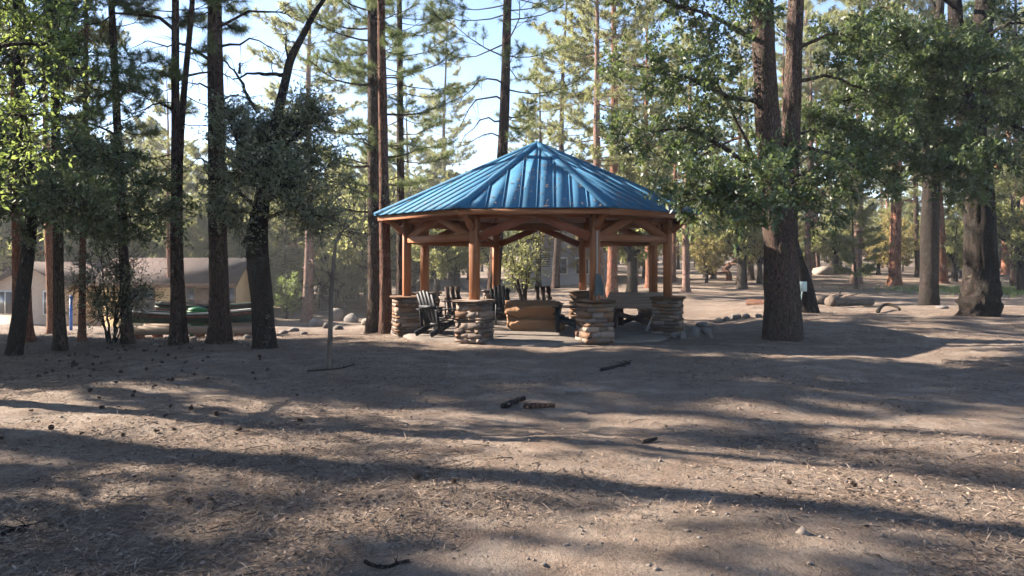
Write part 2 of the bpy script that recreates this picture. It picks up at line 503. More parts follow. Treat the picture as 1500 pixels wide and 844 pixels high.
def bark_trunk(P, rad, k=28, fiss=0.06, freq=9, seed=0, sub=10, burl=None):
    """a trunk with furrows in its geometry; P in tree-local coordinates"""
    P = np.asarray(P, float); rad = np.asarray(rad, float)
    m = (len(P) - 1) * sub + 1
    u = np.linspace(0, len(P) - 1, m)
    idx = np.arange(len(P))
    # smooth interpolation
    Q = np.stack([np.interp(u, idx, P[:, c]) for c in range(3)], -1)
    ker = np.ones(sub) / sub
    for c in range(3):
        pad = np.concatenate([np.full(sub, Q[0, c]), Q[:, c], np.full(sub, Q[-1, c])])
        Q[:, c] = np.convolve(pad, ker, 'same')[sub:-sub]
    Q[0] = P[0]; Q[-1] = P[-1]
    rr = np.interp(u, idx, rad)
    V, q, t = tube_arrays(Q, rr, k, True)
    body = V[:m * k].reshape(m, k, 3)
    a = np.arange(k) * 2 * np.pi / k
    ax = Q[:, None, :]
    outw = body - ax
    zz = np.linspace(0, 1, m) * np.sum(np.linalg.norm(np.diff(P, axis=0), axis=1))
    pa = np.stack(np.broadcast_arrays(np.cos(a)[None, :] * freq, np.sin(a)[None, :] * freq, zz[:, None] * 2.2), -1)
    n1 = vnoise(pa, seed) ; n2 = vnoise(pa * 2.3, seed + 3)
    big = vnoise(np.stack(np.broadcast_arrays(np.cos(a)[None, :] * 1.5, np.sin(a)[None, :] * 1.5, zz[:, None] * 1.1), -1), seed + 7)
    f = 1 + fiss * (1.2 * np.abs(n1) - 0.5 + 0.5 * n2) + 0.05 * big
    root = np.exp(-zz / 0.28)[:, None] * (0.5 + 0.5 * np.cos(a * 5 + seed))[None, :] * 0.28
    f = f + root
    if burl:
        for (bz, ba, bs, bh) in burl:
            f = f + bh * np.exp(-((zz - bz) / bs) ** 2)[:, None] * (0.55 + 0.45 * np.cos(a - ba))[None, :]
    V[:m * k] = (ax + outw * f[..., None]).reshape(-1, 3)
    return V, q, t

# ---------------------------------------------------------------- pines
def gen_pine(seed, H, r0, crown0, Lmax, nbr, tufts=(18, 0.19, 0.006), path=None, dead=(), dens=1.0, k=10, furrow=0.0, skip=None, nsec=6, flare=0.5, upswing=0.16, sides=None):
    """returns (trunk MB, crown V, crown tris); local coordinates, base at the origin"""
    rng = np.random.default_rng(seed)
    mb = MB()
    n = 15
    hs = np.concatenate([[-0.25, 0, 0.15, 0.4, 0.9], np.linspace(1.8, H, n)])
    if path is None:
        lx, ly = rng.normal(0, 0.012, 2)
        path = lambda h: (lx * h + 0.05 * math.sin(h * 0.5 + seed), ly * h + 0.05 * math.sin(h * 0.43 + 2 * seed))
    P = np.array([[*path(max(h, 0)), h] for h in hs])
    rad = r0 * np.clip(1 - hs / H, 0.02, 1) ** 0.75 * (1 + flare * np.exp(-np.maximum(hs, 0) / 0.3))
    if furrow > 0:
        V, q, t = bark_trunk(P, rad, 24, furrow, 7, seed, 6)
        mb.add(V, q, t)
    else:
        mb.tube(P, rad, k)
    def trunk_r(h): return float(np.interp(h, hs, rad))
    TP, TD = [], []
    hb = crown0 + (H - crown0) * (np.sort(rng.uniform(0, 1, nbr)) ** 0.95) * 0.985
    az = rng.uniform(0, 6.28)
    for h in hb:
        az += 2.4 + rng.normal(0, 0.5)
        if skip is not None and skip(h, az % (2 * math.pi)): continue
        t = (h - crown0) / (H - crown0)
        L = Lmax * (0.30 + 0.70 * min(1, t / 0.22)) * (1 - t) ** 0.62 * rng.uniform(0.6, 1.12) + 0.25
        e = R(-14 + 52 * t) + rng.normal(0, 0.13)
        x0, y0 = path(h)
        m = 6; u = np.linspace(0, 1, m)
        bend = rng.normal(0, 0.22)
        ang = az + bend * u
        rr = L * u
        B = np.stack([x0 + np.cos(ang) * rr, y0 + np.sin(ang) * rr, h + math.tan(e) * rr * (1 - 0.25 * u) + L * upswing * u ** 2.2 - 0.05 * L * np.sin(u * 3.1)], -1)
        B[1:] += rng.normal(0, 0.02 * L, (m - 1, 3)) * u[1:, None]
        br = max(0.012, 0.22 * trunk_r(h) * (0.5 + 0.5 * L / Lmax)) * (1 - 0.82 * u)
        mb.tube(B, np.maximum(br, 0.006), 4 if L < 2.2 else 5, False)
        ns = max(2, int(nsec * (0.5 + 0.6 * L / Lmax) * dens))
        for s in range(ns):
            uu = 0.38 + 0.62 * (s + rng.uniform(0, 1)) / ns
            if uu > 1: uu = 1
            p = np.array([np.interp(uu, u, B[:, c]) for c in range(3)])
            fwd = unit(B[min(m - 1, int(uu * (m - 1)) + 1)] - B[max(0, int(uu * (m - 1)) - 1)])
            sid = unit(np.cross(fwd, [0, 0, 1.0])) * (1 if s % 2 else -1)
            d = unit(fwd * rng.uniform(0.5, 1.1) + sid * rng.uniform(0.3, 1.0) + np.array([0, 0, rng.uniform(-0.15, 0.5)]))
            l = L * rng.uniform(0.14, 0.34) * (1.25 - 0.6 * uu)
            e1 = p + d * l * 0.6; e2 = p + d * l + np.array([0, 0, 0.10 * l])
            mb.tube(np.stack([p, e1, e2]), [0.010, 0.007, 0.004], 3, False)
            TP += [e2, e1]; TD += [unit(e2 - e1) + [0, 0, 0.2], d]
            if l > 0.45:
                q = p + d * l * 0.75 + rng.normal(0, 0.09, 3); TP.append(q); TD.append(unit(q - p))
        TP.append(B[-1]); TD.append(unit(B[-1] - B[-2]))
    for (h, azd, L, droop) in dead:
        x0, y0 = path(h); a = R(azd); u = np.linspace(0, 1, 7)
        B = np.stack([x0 + np.cos(a + .25 * u * rng.normal()) * L * u, y0 + np.sin(a) * L * u, h + L * (0.28 * np.sin(u * 2.2) - droop * u ** 2)], -1)
        B[1:] += rng.normal(0, 0.03 * L, (6, 3))
        mb.tube(B, np.maximum(0.030 * (1 - 0.85 * u) * min(1.3, 0.5 + L * .4), 0.005), 4, False)
        for s in range(int(3 + L * 3)):
            uu = rng.uniform(0.3, 0.97)
            p = np.array([np.interp(uu, u, B[:, c]) for c in range(3)])
            d = unit(rng.normal(size=3) + 1.0 * unit(B[-1] - B[0]) + [0, 0, -0.45 * (droop > 0.2)])
            l = rng.uniform(0.15, 0.5) * min(L, 1.5)
            mb.tube(np.stack([p, p + d * l * .5, p + d * l + [0, 0, -0.08 * l]]), [0.009, 0.006, 0.003], 3, False)
    TP = np.array(TP) if TP else np.zeros((0, 3)); TD = np.array(TD) if len(TD) else np.zeros((0, 3))
    V, t = needle_tufts(TP, TD, rng, *tufts)
    return mb, V, t

def put_tree(name, label, cat, loc, trunk, crown_v, crown_f, quads, bark, leaf, group=None, rotz=0, scale=1.0, smooth=True, leafname='crown'):
    o = thing(name, label, cat, loc, rotz, group)
    o.scale = (scale,) * 3
    obj('trunk', trunk.mesh('trunk', bark, smooth), o)
    if crown_v is not None and len(crown_v):
        me = np_mesh(leafname, crown_v, crown_f if quads else None, None if quads else crown_f, False, leaf)
        obj(leafname, me, o)
    return o

# ---------------------------------------------------------------- broadleaf trees
def grow_limb(rng, mb, LP, LD, P, r0, r1, u0, nsec, lsec, ntwig, nleaf, k=6, up=0.25, tw=(0.25, 0.55), spread=1.0, gap=0.0):
    """a limb along P with side branches, twigs and leaf positions"""
    P = np.asarray(P, float); n = len(P)
    m = max(8, 3 * n)
    u = np.linspace(0, 1, m); idx = np.linspace(0, 1, n)
    Q = np.stack([np.interp(u, idx, P[:, c]) for c in range(3)], -1)
    for _ in range(2):
        Q[1:-1] = (Q[:-2] + 2 * Q[1:-1] + Q[2:]) / 4
    L = np.sum(np.linalg.norm(np.diff(Q, axis=0), axis=1))
    Q[1:] += rng.normal(0, 0.012 * L ** 0.5, (m - 1, 3))
    mb.tube(Q, r0 + (r1 - r0) * u ** 0.8, k, True)
    for s in range(nsec):
        uu = u0 + (1 - u0) * (s + rng.uniform(0, 1)) / nsec
        p = np.array([np.interp(uu, u, Q[:, c]) for c in range(3)])
        i = min(m - 2, int(uu * (m - 1)))
        fwd = unit(Q[i + 1] - Q[i])
        d = unit(fwd * rng.uniform(0.1, 0.9) + unit(rng.normal(size=3)) * spread + [0, 0, up])
        l = lsec * rng.uniform(0.45, 1.15) * (1.15 - 0.45 * uu)
        b = np.stack([p, p + d * l * .35 + rng.normal(0, .04 * l, 3), p + d * l * .7 + rng.normal(0, .08 * l, 3), p + d * l + rng.normal(0, .10 * l, 3) + [0, 0, -.05 * l]])
        rb = max(0.008, 0.30 * (r0 + (r1 - r0) * uu)); rb = min(rb, 0.03 + 0.01 * l)
        mb.tube(b, [rb, rb * .7, rb * .45, 0.005], 4, False)
        if rng.uniform() < gap: continue
        for w in range(ntwig):
            uw = rng.uniform(0.25, 1.0)
            q = np.array([np.interp(uw, [0, .35, .7, 1], b[:, c]) for c in range(3)])
            dw = unit(d * 0.7 + unit(rng.normal(size=3)) * 1.0 + [0, 0, 0.1])
            lw = rng.uniform(*tw)
            e = q + dw * lw
            mb.tube(np.stack([q, q + dw * lw * .5 + rng.normal(0, .02, 3), e]), [0.006, 0.0045, 0.002], 3, False)
            c = rng.poisson(nleaf)
            if c:
                f = rng.uniform(0.15, 1.05, c)[:, None]
                LP.append(q + (e - q) * f + rng.normal(0, 0.035, (c, 3)))
                LD.append(unit(dw * 0.6 + unit(rng.normal(size=(c, 3))) * 0.95 + np.array([0, 0, -0.15])))

def cat(L):
    return np.concatenate(L) if L else np.zeros((0, 3))

def gen_oak(seed, trunk_h=1.8, r0=0.16, spread=2.2, height=5.0, nl=8, nsec=9, lsec=0.9, ntwig=7, nleaf=16, size=0.075, lean=(0, 0), stems=None, low=0.0):
    rng = np.random.default_rng(seed)
    mb = MB(); LP, LD = [], []
    if stems is None:
        top = np.array([lean[0], lean[1], trunk_h])
        hs = np.array([-0.2, 0, 0.15, 0.5, 1.0, 1.0]) ; hs = np.array([-0.2, 0, 0.2, trunk_h * .4, trunk_h * .7, trunk_h])
        P = np.array([[top[0] * max(h, 0) / trunk_h + 0.03 * math.sin(h * 3), top[1] * max(h, 0) / trunk_h, h] for h in hs])
        mb.tube(P, r0 * np.array([1.5, 1.4, 1.15, 1.0, 0.95, 0.9]), 10)
        for i in range(nl):
            a = i * 2.4 + rng.normal(0, .3); t = (i + .5) / nl
            z0 = trunk_h * (0.75 + 0.25 * rng.uniform()) if i else trunk_h
            p0 = np.array([top[0], top[1], trunk_h]) * (z0 / trunk_h)
            rr = spread * (1.0 - 0.55 * t) * rng.uniform(.75, 1.15); zz = trunk_h + (height - trunk_h) * (0.15 + 0.85 * t ** 0.8) * rng.uniform(.85, 1.05) - low * (1 - t)
            e = np.array([top[0] + rr * math.cos(a), top[1] + rr * math.sin(a), zz])
            mid = p0 * .5 + e * .5 + np.array([0, 0, .12 * rr]) + rng.normal(0, .12, 3)
            grow_limb(rng, mb, LP, LD, [p0, p0 * .8 + mid * .2, mid, e], r0 * .55, .012, .25, nsec, lsec, ntwig, nleaf)
    else:
        for (P, ra, rb, u0) in stems:
            grow_limb(rng, mb, LP, LD, P, ra, rb, u0, nsec, lsec, ntwig, nleaf)
    V, q = leaves(cat(LP), cat(LD), rng, size)
    return mb, V, q

# ------------------------------------------------------------------ the gazebo
ROT = R(-3.0)
RP, RE = 3.2, 3.92            # post radius, eave corner radius
Z_TOP = 4.56                  # apex
Z_EAVE = 2.74
PZ = tz(*PAV)
gaz = thing('gazebo', 'octagonal cedar gazebo with blue metal roof on stacked stone pillars', 'gazebo', (PAV[0], PAV[1], PZ), ROT)
def oct_pt(i, r, z=0.0):      # corner i; 0 and 7 face the camera
    a = R(-90 + 22.5 + 45 * i)
    return Vector((r * math.cos(a), r * math.sin(a), z))

# patio slab with a ragged flagstone rim
def patio():
    rng = random.Random(5)
    V = []; n = 64; rings = [(0.0, 0.075), (0.6, 0.075), (0.97, 0.07), (1.0, 0.02), (1.01, -0.15)]
    for i in range(n):
        a = 2 * math.pi * i / n
        c = math.cos(R(22.5)) / math.cos(((a + math.pi / 2 + R(22.5) - R(22.5)) % R(45)) - R(22.5))
        rr = 3.62 * c * (1 + rng.uniform(-0.012, 0.012))
        for f, z in rings[1:]:
            V.append((rr * f * math.cos(a), rr * f * math.sin(a), z + rng.uniform(-.004, .004)))
    V.append((0, 0, 0.075)); m = len(rings) - 1
    q = []; t = []
    for i in range(n):
        j = (i + 1) % n
        t.append((n * m, i * m, j * m))
        for k in range(m - 1):
            q.append((i * m + k, i * m + k + 1, j * m + k + 1, j * m + k))
    return obj('patio_slab', np_mesh('patio_slab', V, q, t, False, M['slab']), gaz)
patio()

# irregular ledge stones shared by all pillars
def stone_mesh(seed, mat, rough=0.075, name='stone'):
    rng = np.random.default_rng(seed)
    g = np.linspace(-0.5, 0.5, 4)
    import itertools
    pts = {}; V = []
    def vid(p):
        key = tuple(np.round(p, 4))
        if key not in pts:
            pts[key] = len(V); V.append(p)
        return pts[key]
    q = []
    for ax in range(3):
        for s in (-0.5, 0.5):
            o = [i for i in range(3) if i != ax]
            nn = [2, 3, 2]
            ga = np.linspace(-.5, .5, nn[o[0]]); gb = np.linspace(-.5, .5, nn[o[1]])
            for i in range(len(ga) - 1):
                for j in range(len(gb) - 1):
                    f = []
                    for (a, b) in ((i, j), (i + 1, j), (i + 1, j + 1), (i, j + 1)):
                        p = [0, 0, 0]; p[ax] = s; p[o[0]] = ga[a]; p[o[1]] = gb[b]
                        f.append(vid(tuple(p)))
                    flip = (s < 0) ^ (ax == 1)
                    q.append(f[::-1] if flip else f)
    V = np.array(V)
    V += rng.normal(0, rough, V.shape) * np.array([0.6, 0.6, 0.9])
    return np_mesh(name, V, q, None, False, mat)
STONES = [stone_mesh(s, M['ledge_stone']) for s in range(6)]

def pillar(i, single):
    rng = random.Random(40 + i)
    p = oct_pt(i, RP); a = R(-90 + 22.5 + 45 * i)
    side, hgt = 0.53, 0.80
    core = MB().box((side - .05, side - .05, hgt), center=(0, 0, hgt / 2 + .03))
    pl = obj('stone_pillar', core.mesh('stone_pillar', M['mortar']), gaz, p, a)
    mbs = MB(); z = 0.0; course = 0
    while z < hgt - 0.03:
        h = rng.choice((.055, .07, .085, .10, .125))
        h = min(h, hgt - z)
        grow = 1.05 - 0.05 * z / hgt
        for sd in range(4):
            L = side * grow - 0.05 + rng.uniform(-.01, .02)
            cuts = [0, 1] if rng.random() < .25 else [0, rng.uniform(.32, .68), 1]
            shift = (0.045 if course % 2 else -0.045)
            for c0, c1 in zip(cuts[:-1], cuts[1:]):
                w = (c1 - c0) * L; cx = (c0 + c1) / 2 * L - L / 2 + shift
                d = 0.11 + rng.uniform(-.012, .02)
                out = side * grow / 2 - d / 2 + rng.uniform(0.0, .028)
                ang = sd * math.pi / 2
                loc = Vector((out, cx, z + h / 2 + .03)); loc.rotate(Matrix.Rotation(ang, 3, 'Z'))
                sc_ = (d, w - .004, h - .006)
                me = STONES[rng.randrange(6)]
                if single:
                    s = obj('stone', me, pl, loc, ang + rng.uniform(-.03, .03)); s.scale = sc_
                else:
                    Vv = np.array([v.co for v in me.vertices]) * np.array(sc_)
                    Rm = np.array(Matrix.Rotation(ang, 3, 'Z'))
                    mbs.add(Vv @ Rm.T + np.array(loc), [list(pq.vertices) for pq in me.polygons])
        z += h; course += 1
    if not single:
        o = obj('stonework', mbs.mesh('stonework', M['ledge_stone']), pl); o['kind'] = 'stuff'
    cap = stone_mesh(90 + i, M['ledge_stone'], 0.025, 'cap_stone')
    c = obj('cap_stone', cap, pl, (0, 0, hgt + .06)); c.scale = (side + .12, side + .12, .055)
    return hgt + .08
for i in range(8):
    PT = pillar(i, i in (0, 7, 1, 6))

Z_TB = 2.56      # underside of the top beam
wood, red = M['cedar'], M['cedar_red']
POST = MB().box((2.56 - PT + .16, .17, .17), bev=.008).mesh('post', wood)
for i in range(8):
    p = oct_pt(i, RP)
    o = obj('post', POST, gaz, (p.x, p.y, (PT + 2.72) / 2))
    o.rotation_euler = (0, R(-90), R(-90 + 22.5 + 45 * i))
def timber(name, p, q, w, h, mat, par=None, up=(0, 0, 1), bev=.006):
    """a timber with its own grain direction along local x"""
    par = par or gaz
    p = Vector(p); q = Vector(q); d = q - p; x = d.normalized()
    y = Vector(up).cross(x)
    if y.length < 1e-4: y = Vector((0, 1, 0)).cross(x)
    y.normalize(); z = x.cross(y)
    A = Matrix((x, y, z)).transposed().to_4x4(); A.translation = (p + q) / 2
    o = obj(name, MB().box((d.length, w, h), bev=bev).mesh(name, mat), par)
    o.matrix_local = A
    return o
for i in range(8):
    j = (i + 1) % 8
    a, b = oct_pt(i, RP), oct_pt(j, RP)
    dv = (b - a).normalized()
    timber('top_beam', a + dv * -.02 + Vector((0, 0, 2.67)), b + dv * -.10 + Vector((0, 0, 2.67)), .14, .22, wood)
    mid = (a + b) / 2
    open_side = i in (7, 3)
    for e, s in ((a, 1), (b, -1)):
        p0 = e + dv * s * .10 + Vector((0, 0, 2.17)); p1 = mid - dv * s * .06 + Vector((0, 0, 2.62))
        timber('brace', p0, p1, .115, .17, red if open_side else wood)
    if not open_side:
        timber('lower_beam', a + dv * .088 + Vector((0, 0, 2.17)), b - dv * .088 + Vector((0, 0, 2.17)), .125, .15, wood)
    # outward knee brace at the corner
    c = oct_pt(i, RP); rad = c.normalized()
    timber('corner_bracket', c + rad * .10 + Vector((0, 0, 2.33)), c + rad * .50 + Vector((0, 0, 2.70)), .10, .11, wood)

# roof: decking below, sheets above, each sheet a piece
def roof_plane(i):
    return oct_pt(i, RE, Z_EAVE), oct_pt((i + 1) % 8, RE, Z_EAVE), Vector((0, 0, Z_TOP))
roofmb = MB()
for i in range(8):
    a, b, t = roof_plane(i)
    dn = Vector((0, 0, -.045)); dn2 = Vector((0, 0, -.085))
    k = .985
    V = [Vector((a.x * k, a.y * k, a.z)) + dn, Vector((b.x * k, b.y * k, b.z)) + dn, t + dn, Vector((a.x * k, a.y * k, a.z)) + dn2, Vector((b.x * k, b.y * k, b.z)) + dn2, t + dn2]
    roofmb.add([tuple(v) for v in V], [[0, 3, 4, 1]], [[0, 1, 2], [4, 3, 5]])
roof = obj('roof', roofmb.mesh('roof_deck', M['deck']), gaz)
for i in range(8):
    a, b, t = roof_plane(i)
    e = (b - a); L = e.length; ex = e / L
    mid = (a + b) / 2; up = (t - mid); SL = up.length; uy = up / SL; nz = ex.cross(uy)
    if nz.z < 0: nz = -nz
    A = Matrix((ex, uy, nz)).transposed().to_4x4(); A.translation = mid
    ns = 9; off = -0.11; w = L / ns
    def top(x): return SL * (1 - abs(x) / (L / 2))
    xs = [-L / 2]
    x = -L / 2 + w + off
    while x < L / 2 - .06:
        xs.append(x); x += w
    xs.append(L / 2)
    for s, (x0, x1) in enumerate(zip(xs[:-1], xs[1:])):
        pts = [(x0, -.03), (x1, -.03)] + ([(x1, top(x1))] if top(x1) > .01 else []) + ([(0, SL)] if x0 < 0 < x1 else []) + ([(x0, top(x0))] if top(x0) > .01 else [])
        mb = MB(); n = len(pts); th = .006
        lift = .012
        V = [(px_, py_, -th - .02) for px_, py_ in pts] + [(px_, py_, 0.0) for px_, py_ in pts]
        t_, q_ = [], []
        for k in range(1, n - 1):
            t_.append((n, n + k, n + k + 1)); t_.append((0, k + 1, k))
        for k in range(n):
            k2 = (k + 1) % n; q_.append((k, k2, n + k2, n + k))
        mb.add(V, q_, t_)
        if s > 0:      # the seam rib on its left edge, plus a flat stiffener
            hx = max(0.02, top(x0) - .02)
            r = .012
            Vr = [(x0 - r, -.032, .0), (x0 - r * .6, -.032, .02), (x0 + r * .6, -.032, .02), (x0 + r, -.032, .0)]
            Vr += [(xx, hx, zz) for xx, _, zz in Vr]
            mb.add(Vr, [(0, 1, 2, 3), (4, 7, 6, 5), (0, 4, 5, 1), (1, 5, 6, 2), (2, 6, 7, 3)])
        o = obj('roof_sheet', mb.mesh('roof_sheet', M['roof']), roof)
        o.matrix_local = A
    # hip cap along corner i
    c0 = oct_pt(i, RE + .015, Z_EAVE); tdir = (t - c0).normalized()
    tang = Vector((0, 0, 1)).cross(tdir).normalized(); nrm = tdir.cross(tang)
    if nrm.z < 0: nrm = -nrm
    mb = MB(); prof = [(-.13, -.020), (-.13, -.004), (-.02, .040), (.02, .040), (.13, -.004), (.13, -.020)]
    V = [tuple(c0 + tang * x + nrm * z) for x, z in prof] + [tuple(t + tang * x * .6 + nrm * (z + .005)) for x, z in prof]
    mb.add(V, [(k, k + 1, k + 7, k + 6) for k in range(5)] + [(0, 6, 11, 5)], [(0, 2, 1), (0, 3, 2), (0, 4, 3), (0, 5, 4)])
    obj('hip_cap', mb.mesh('hip_cap', M['roof']), roof)
    # fascia board and hip rafter and two common rafters
    k = .982
    pa = Vector((a.x * k, a.y * k, Z_EAVE - .095)); pb = Vector((b.x * k, b.y * k, Z_EAVE - .095))
    timber('fascia', pa, pb, .035, .115, M['cedar'], roof)
    timber('hip_rafter', oct_pt(i, RE * .97, Z_EAVE - .135), Vector((0, 0, Z_TOP - .16)) + oct_pt(i, .12), .10, .14, M['cedar'], roof)
    for f in (-.42, 0, .42):
        p0 = mid + ex * (L * .5 * f) * 1.0; p0 = p0 * .975; p0.z = Z_EAVE - .125
        q0 = mid + ex * (L * .5 * f) + uy * (top(L * .5 * f) - .25); q0.z -= .11
        timber('rafter', p0, q0, .05, .11, M['deck'], roof)
mb = MB(); V = [(0.16 * math.cos(R(45 * k)), .16 * math.sin(R(45 * k)), Z_TOP - .045) for k in range(8)] + [(0, 0, Z_TOP + .05)]
mb.add(V, None, [(k, (k + 1) % 8, 8) for k in range(8)])
obj('roof_peak', mb.mesh('roof_peak', M['roof']), roof)

# dropped needles lying on the roof
g_ = np.random.default_rng(12); Vd = []
for i in range(8):
    a, b, t = [np.array(v) for v in roof_plane(i)]
    ex = unit(b - a); up_ = unit(t - (a + b) / 2); nz = np.cross(ex, up_); nz = nz if nz[2] > 0 else -nz
    for _ in range(90):
        u, v = g_.uniform(0, 1, 2)
        if u + v > 1: u, v = 1 - u, 1 - v
        p = a + (b - a) * u + (t - a) * v + nz * .012
        th = g_.uniform(0, 6.28); d = ex * math.cos(th) + up_ * math.sin(th); e = np.cross(nz, d); l = g_.uniform(.05, .16); w_ = g_.choice((.006, .008, .02))
        Vd += [p - d * l / 2, p + e * w_, p + d * l / 2 + nz * .004, p - e * w_]
M['debris'] = mat_plain('dry_needles', (0.13, 0.085, 0.05), .9, .4)
o = obj('needle_debris', np_mesh('needle_debris', np.array(Vd), np.arange(len(Vd)).reshape(-1, 4), None, False, M['debris']), roof); o['kind'] = 'stuff'

# conduit and hanging cloth on the front right post (corner 0)
p = oct_pt(0, RP + .115)
obj('conduit', MB().tube([(p.x, p.y, PT - .02), (p.x, p.y, 2.4), (p.x * .985, p.y * .985, 2.55)], .016, 8).mesh('conduit', M['grey_metal'], True), gaz)
bx = MB().box((.09, .07, .14), center=(p.x, p.y, 1.22), bev=.01)
obj('outlet_box', bx.mesh('outlet_box', M['grey_metal']), gaz)

def to_world(x, y, z=0.0):
    v = Vector((x, y, z)); v.rotate(Matrix.Rotation(ROT, 3, 'Z'))
    return (v.x + PAV[0], v.y + PAV[1], v.z + PZ)

# cloth hung on the post
def cloth():
    rng = random.Random(2); mb = MB(); n = 7; m = 9; V = []
    for i in range(m):
        for j in range(n):
            u = j / (n - 1) - .5; v = i / (m - 1)
            w = .07 + .10 * v * (1 - .5 * v)
            V.append((u * w * 1.6 + rng.uniform(-.006, .006), -.04 - .025 * math.sin(j * 1.9 + i * .4) - .02 * v, -v * .42 + rng.uniform(-.008, .008) - .05 * abs(u) * (i == m - 1)))
    q = [(i * n + j, i * n + j + 1, i * n + n + j + 1, i * n + n + j) for i in range(m - 1) for j in range(n - 1)]
    V2 = V + [(x, y + .012, z) for x, y, z in V]
    q2 = q + [tuple(k + n * m for k in f[::-1]) for f in q]
    mb.add(V2, q2)
    px_ = oct_pt(0, RP + .14)
    o = obj('hanging_cloth', mb.mesh('hanging_cloth', M['teal'], True), None, to_world(px_.x, px_.y, 1.42), R(15))
    tag(o, 'grey teal cloth bundle hanging on the conduit of a gazebo post', 'cloth')
cloth()

# ------------------------------------------------------------------ things under the roof
SLABZ = PZ + .077
def polar(px, Y):            # a point at depth Y in the column of a pixel
    return ((px - 750) / F * Y, Y)

def chair(label, px, Y, face, mat, style='fan', nback=5):
    x, y = polar(px, Y)
    t = thing('adirondack_chair', label, 'chair', (x, y, SLABZ), face, 'wooden armchairs round the stone fire pit')
    # local: sitter looks along +x
    def part(name, p, q, w, h, up=(0, 0, 1), taper=None):
        p = Vector(p); q = Vector(q)
        return timber(name, p, q, w, h, mat, t, up, .005)
    for s in (-1, 1):
        part('front_leg', (.30, s * .27, 0), (.30, s * .27, .56), .025, .10, (1, 0, 0))
        part('stringer', (.36, s * .24, .335), (-.46, s * .24, .035), .025, .12)
        part('arm', (.42, s * .31, .575), (-.34, s * .29, .555), .13, .024)
        part('rear_support', (-.24, s * .265, .12), (-.30, s * .265, .55), .025, .07, (1, 0, 0))
    for k in range(5):
        f = k / 4
        part('seat_slat', (.345 - .50 * f, -.255, .40 - .183 * f), (.345 - .50 * f, .255, .40 - .183 * f), .105, .02)
    bw = .50 if style == 'fan' else .46
    sw = bw / nback
    for k in range(nback):
        c = (k + .5) / nback * 2 - 1
        topz = (.98 - .13 * c * c) if style == 'fan' else .93
        yy = c * bw / 2; yt = yy * (1.12 if style == 'fan' else 1.0)
        gapw = .006 if style == 'fan' else .035
        lean = (topz - .20) * .36
        part('back_slat', (-.17, yy, .20), (-.17 - lean, yt, topz), .02, sw - gapw, (1, 0, 0)) if False else \
            back_slat(t, mat, (-.17, yy, .20), (-.17 - lean, yt, topz), sw - gapw, style == 'fan')
    part('back_rail', (-.20, -.24, .24), (-.20, .24, .24), .03, .06)
    part('back_rail', (-.345, -.25, .62), (-.345, .25, .62), .03, .06)
    return t
def back_slat(t, mat, p, q, w, rounded):
    p = Vector(p); q = Vector(q); z = (q - p); L = z.length; z.normalize()
    y = Vector((0, 1, 0)); x = y.cross(z).normalized(); y = z.cross(x)
    mb = MB(); n = 6 if rounded else 1; d = .011
    prof = [(-w / 2, 0), (w / 2, 0), (w / 2, L - (w * .3 if rounded else 0))]
    if rounded: prof += [(w * .32, L - w * .08), (0, L), (-w * .32, L - w * .08)]
    prof += [(-w / 2, L - (w * .3 if rounded else 0))]
    k = len(prof)
    V = [(-d, a, b) for a, b in prof] + [(d, a, b) for a, b in prof]
    T = []
    for i in range(1, k - 1): T += [(0, i + 1, i), (k, k + i, k + i + 1)]
    mb.add(V, [(i, (i + 1) % k, k + (i + 1) % k, k + i) for i in range(k)], T)
    o = obj('back_slat', mb.mesh('back_slat', mat), t)
    A = Matrix((x, y, z)).transposed().to_4x4(); A.translation = p
    o.matrix_local = A

chair('black fan-backed armchair seen from behind, between the two left front pillars', 643, 16.5, R(48), M['black_paint'])
chair('black round-topped armchair on the far side of the fire pit, near a rear post', 737, 19.9, R(-75), M['black_paint'])
chair('dark brown chair with three spaced back slats directly behind the fire pit', 795, 20.1, R(-93), M['dark_wood'], 'slat', 3)
chair('black armchair in profile beside the stone pillar with the conduit', 836, 17.3, R(176), M['black_paint'])
chair('dark brown slatted chair half hidden behind a front pillar', 672, 20.0, R(-60), M['dark_wood'], 'slat', 3)

def side_table():
    x, y = polar(622, 17.6)
    t = thing('side_table', 'pale grey side table with panel legs beside the black fan-backed armchair', 'side table', (x, y, SLABZ), R(10))
    m = M['pale_plastic']
    for k in range(4):
        timber('top_plank', (-.30, -.18 + .12 * k, .53), (.30, -.18 + .12 * k, .53), .112, .03, m, t)
    for s in (-1, 1):
        timber('leg', (s * .26, -.20, 0), (s * .22, -.20, .515), .03, .11, m, t, (1, 0, 0))
        timber('leg', (s * .26, .20, 0), (s * .22, .20, .515), .03, .11, m, t, (1, 0, 0))
        timber('apron', (s * .225, -.18, .46), (s * .225, .18, .46), .025, .08, m, t)
    timber('lower_shelf', (-.22, 0, .14), (.22, 0, .14), .34, .025, m, t)
side_table()

def boulder_mesh(seed, size, mat, rough=.16, sub=3, flat=0.0, name='rock'):
    import bmesh
    bm = bmesh.new(); bmesh.ops.create_icosphere(bm, subdivisions=sub, radius=.5)
    V = np.array([v.co for v in bm.verts])
    rng = np.random.default_rng(seed)
    # chisel with random planes for facets
    for _ in range(9):
        n = unit(rng.normal(size=3)); d = rng.uniform(.28, .43)
        s = V @ n - d
        V = V - np.where(s > 0, s * .85, 0)[:, None] * n
    V = V * (1 + rough * vnoise(V * 9 + seed, seed)[:, None] * .55 + rough * .3 * vnoise(V * 23, seed + 1)[:, None])
    if flat: V[:, 2] = np.where(V[:, 2] > flat, flat + (V[:, 2] - flat) * .12, V[:, 2])
    V = V * np.array(size)
    q = [[v.index for v in f.verts] for f in bm.faces]
    bm.free()
    return np_mesh(name, V, None, q, False, mat)

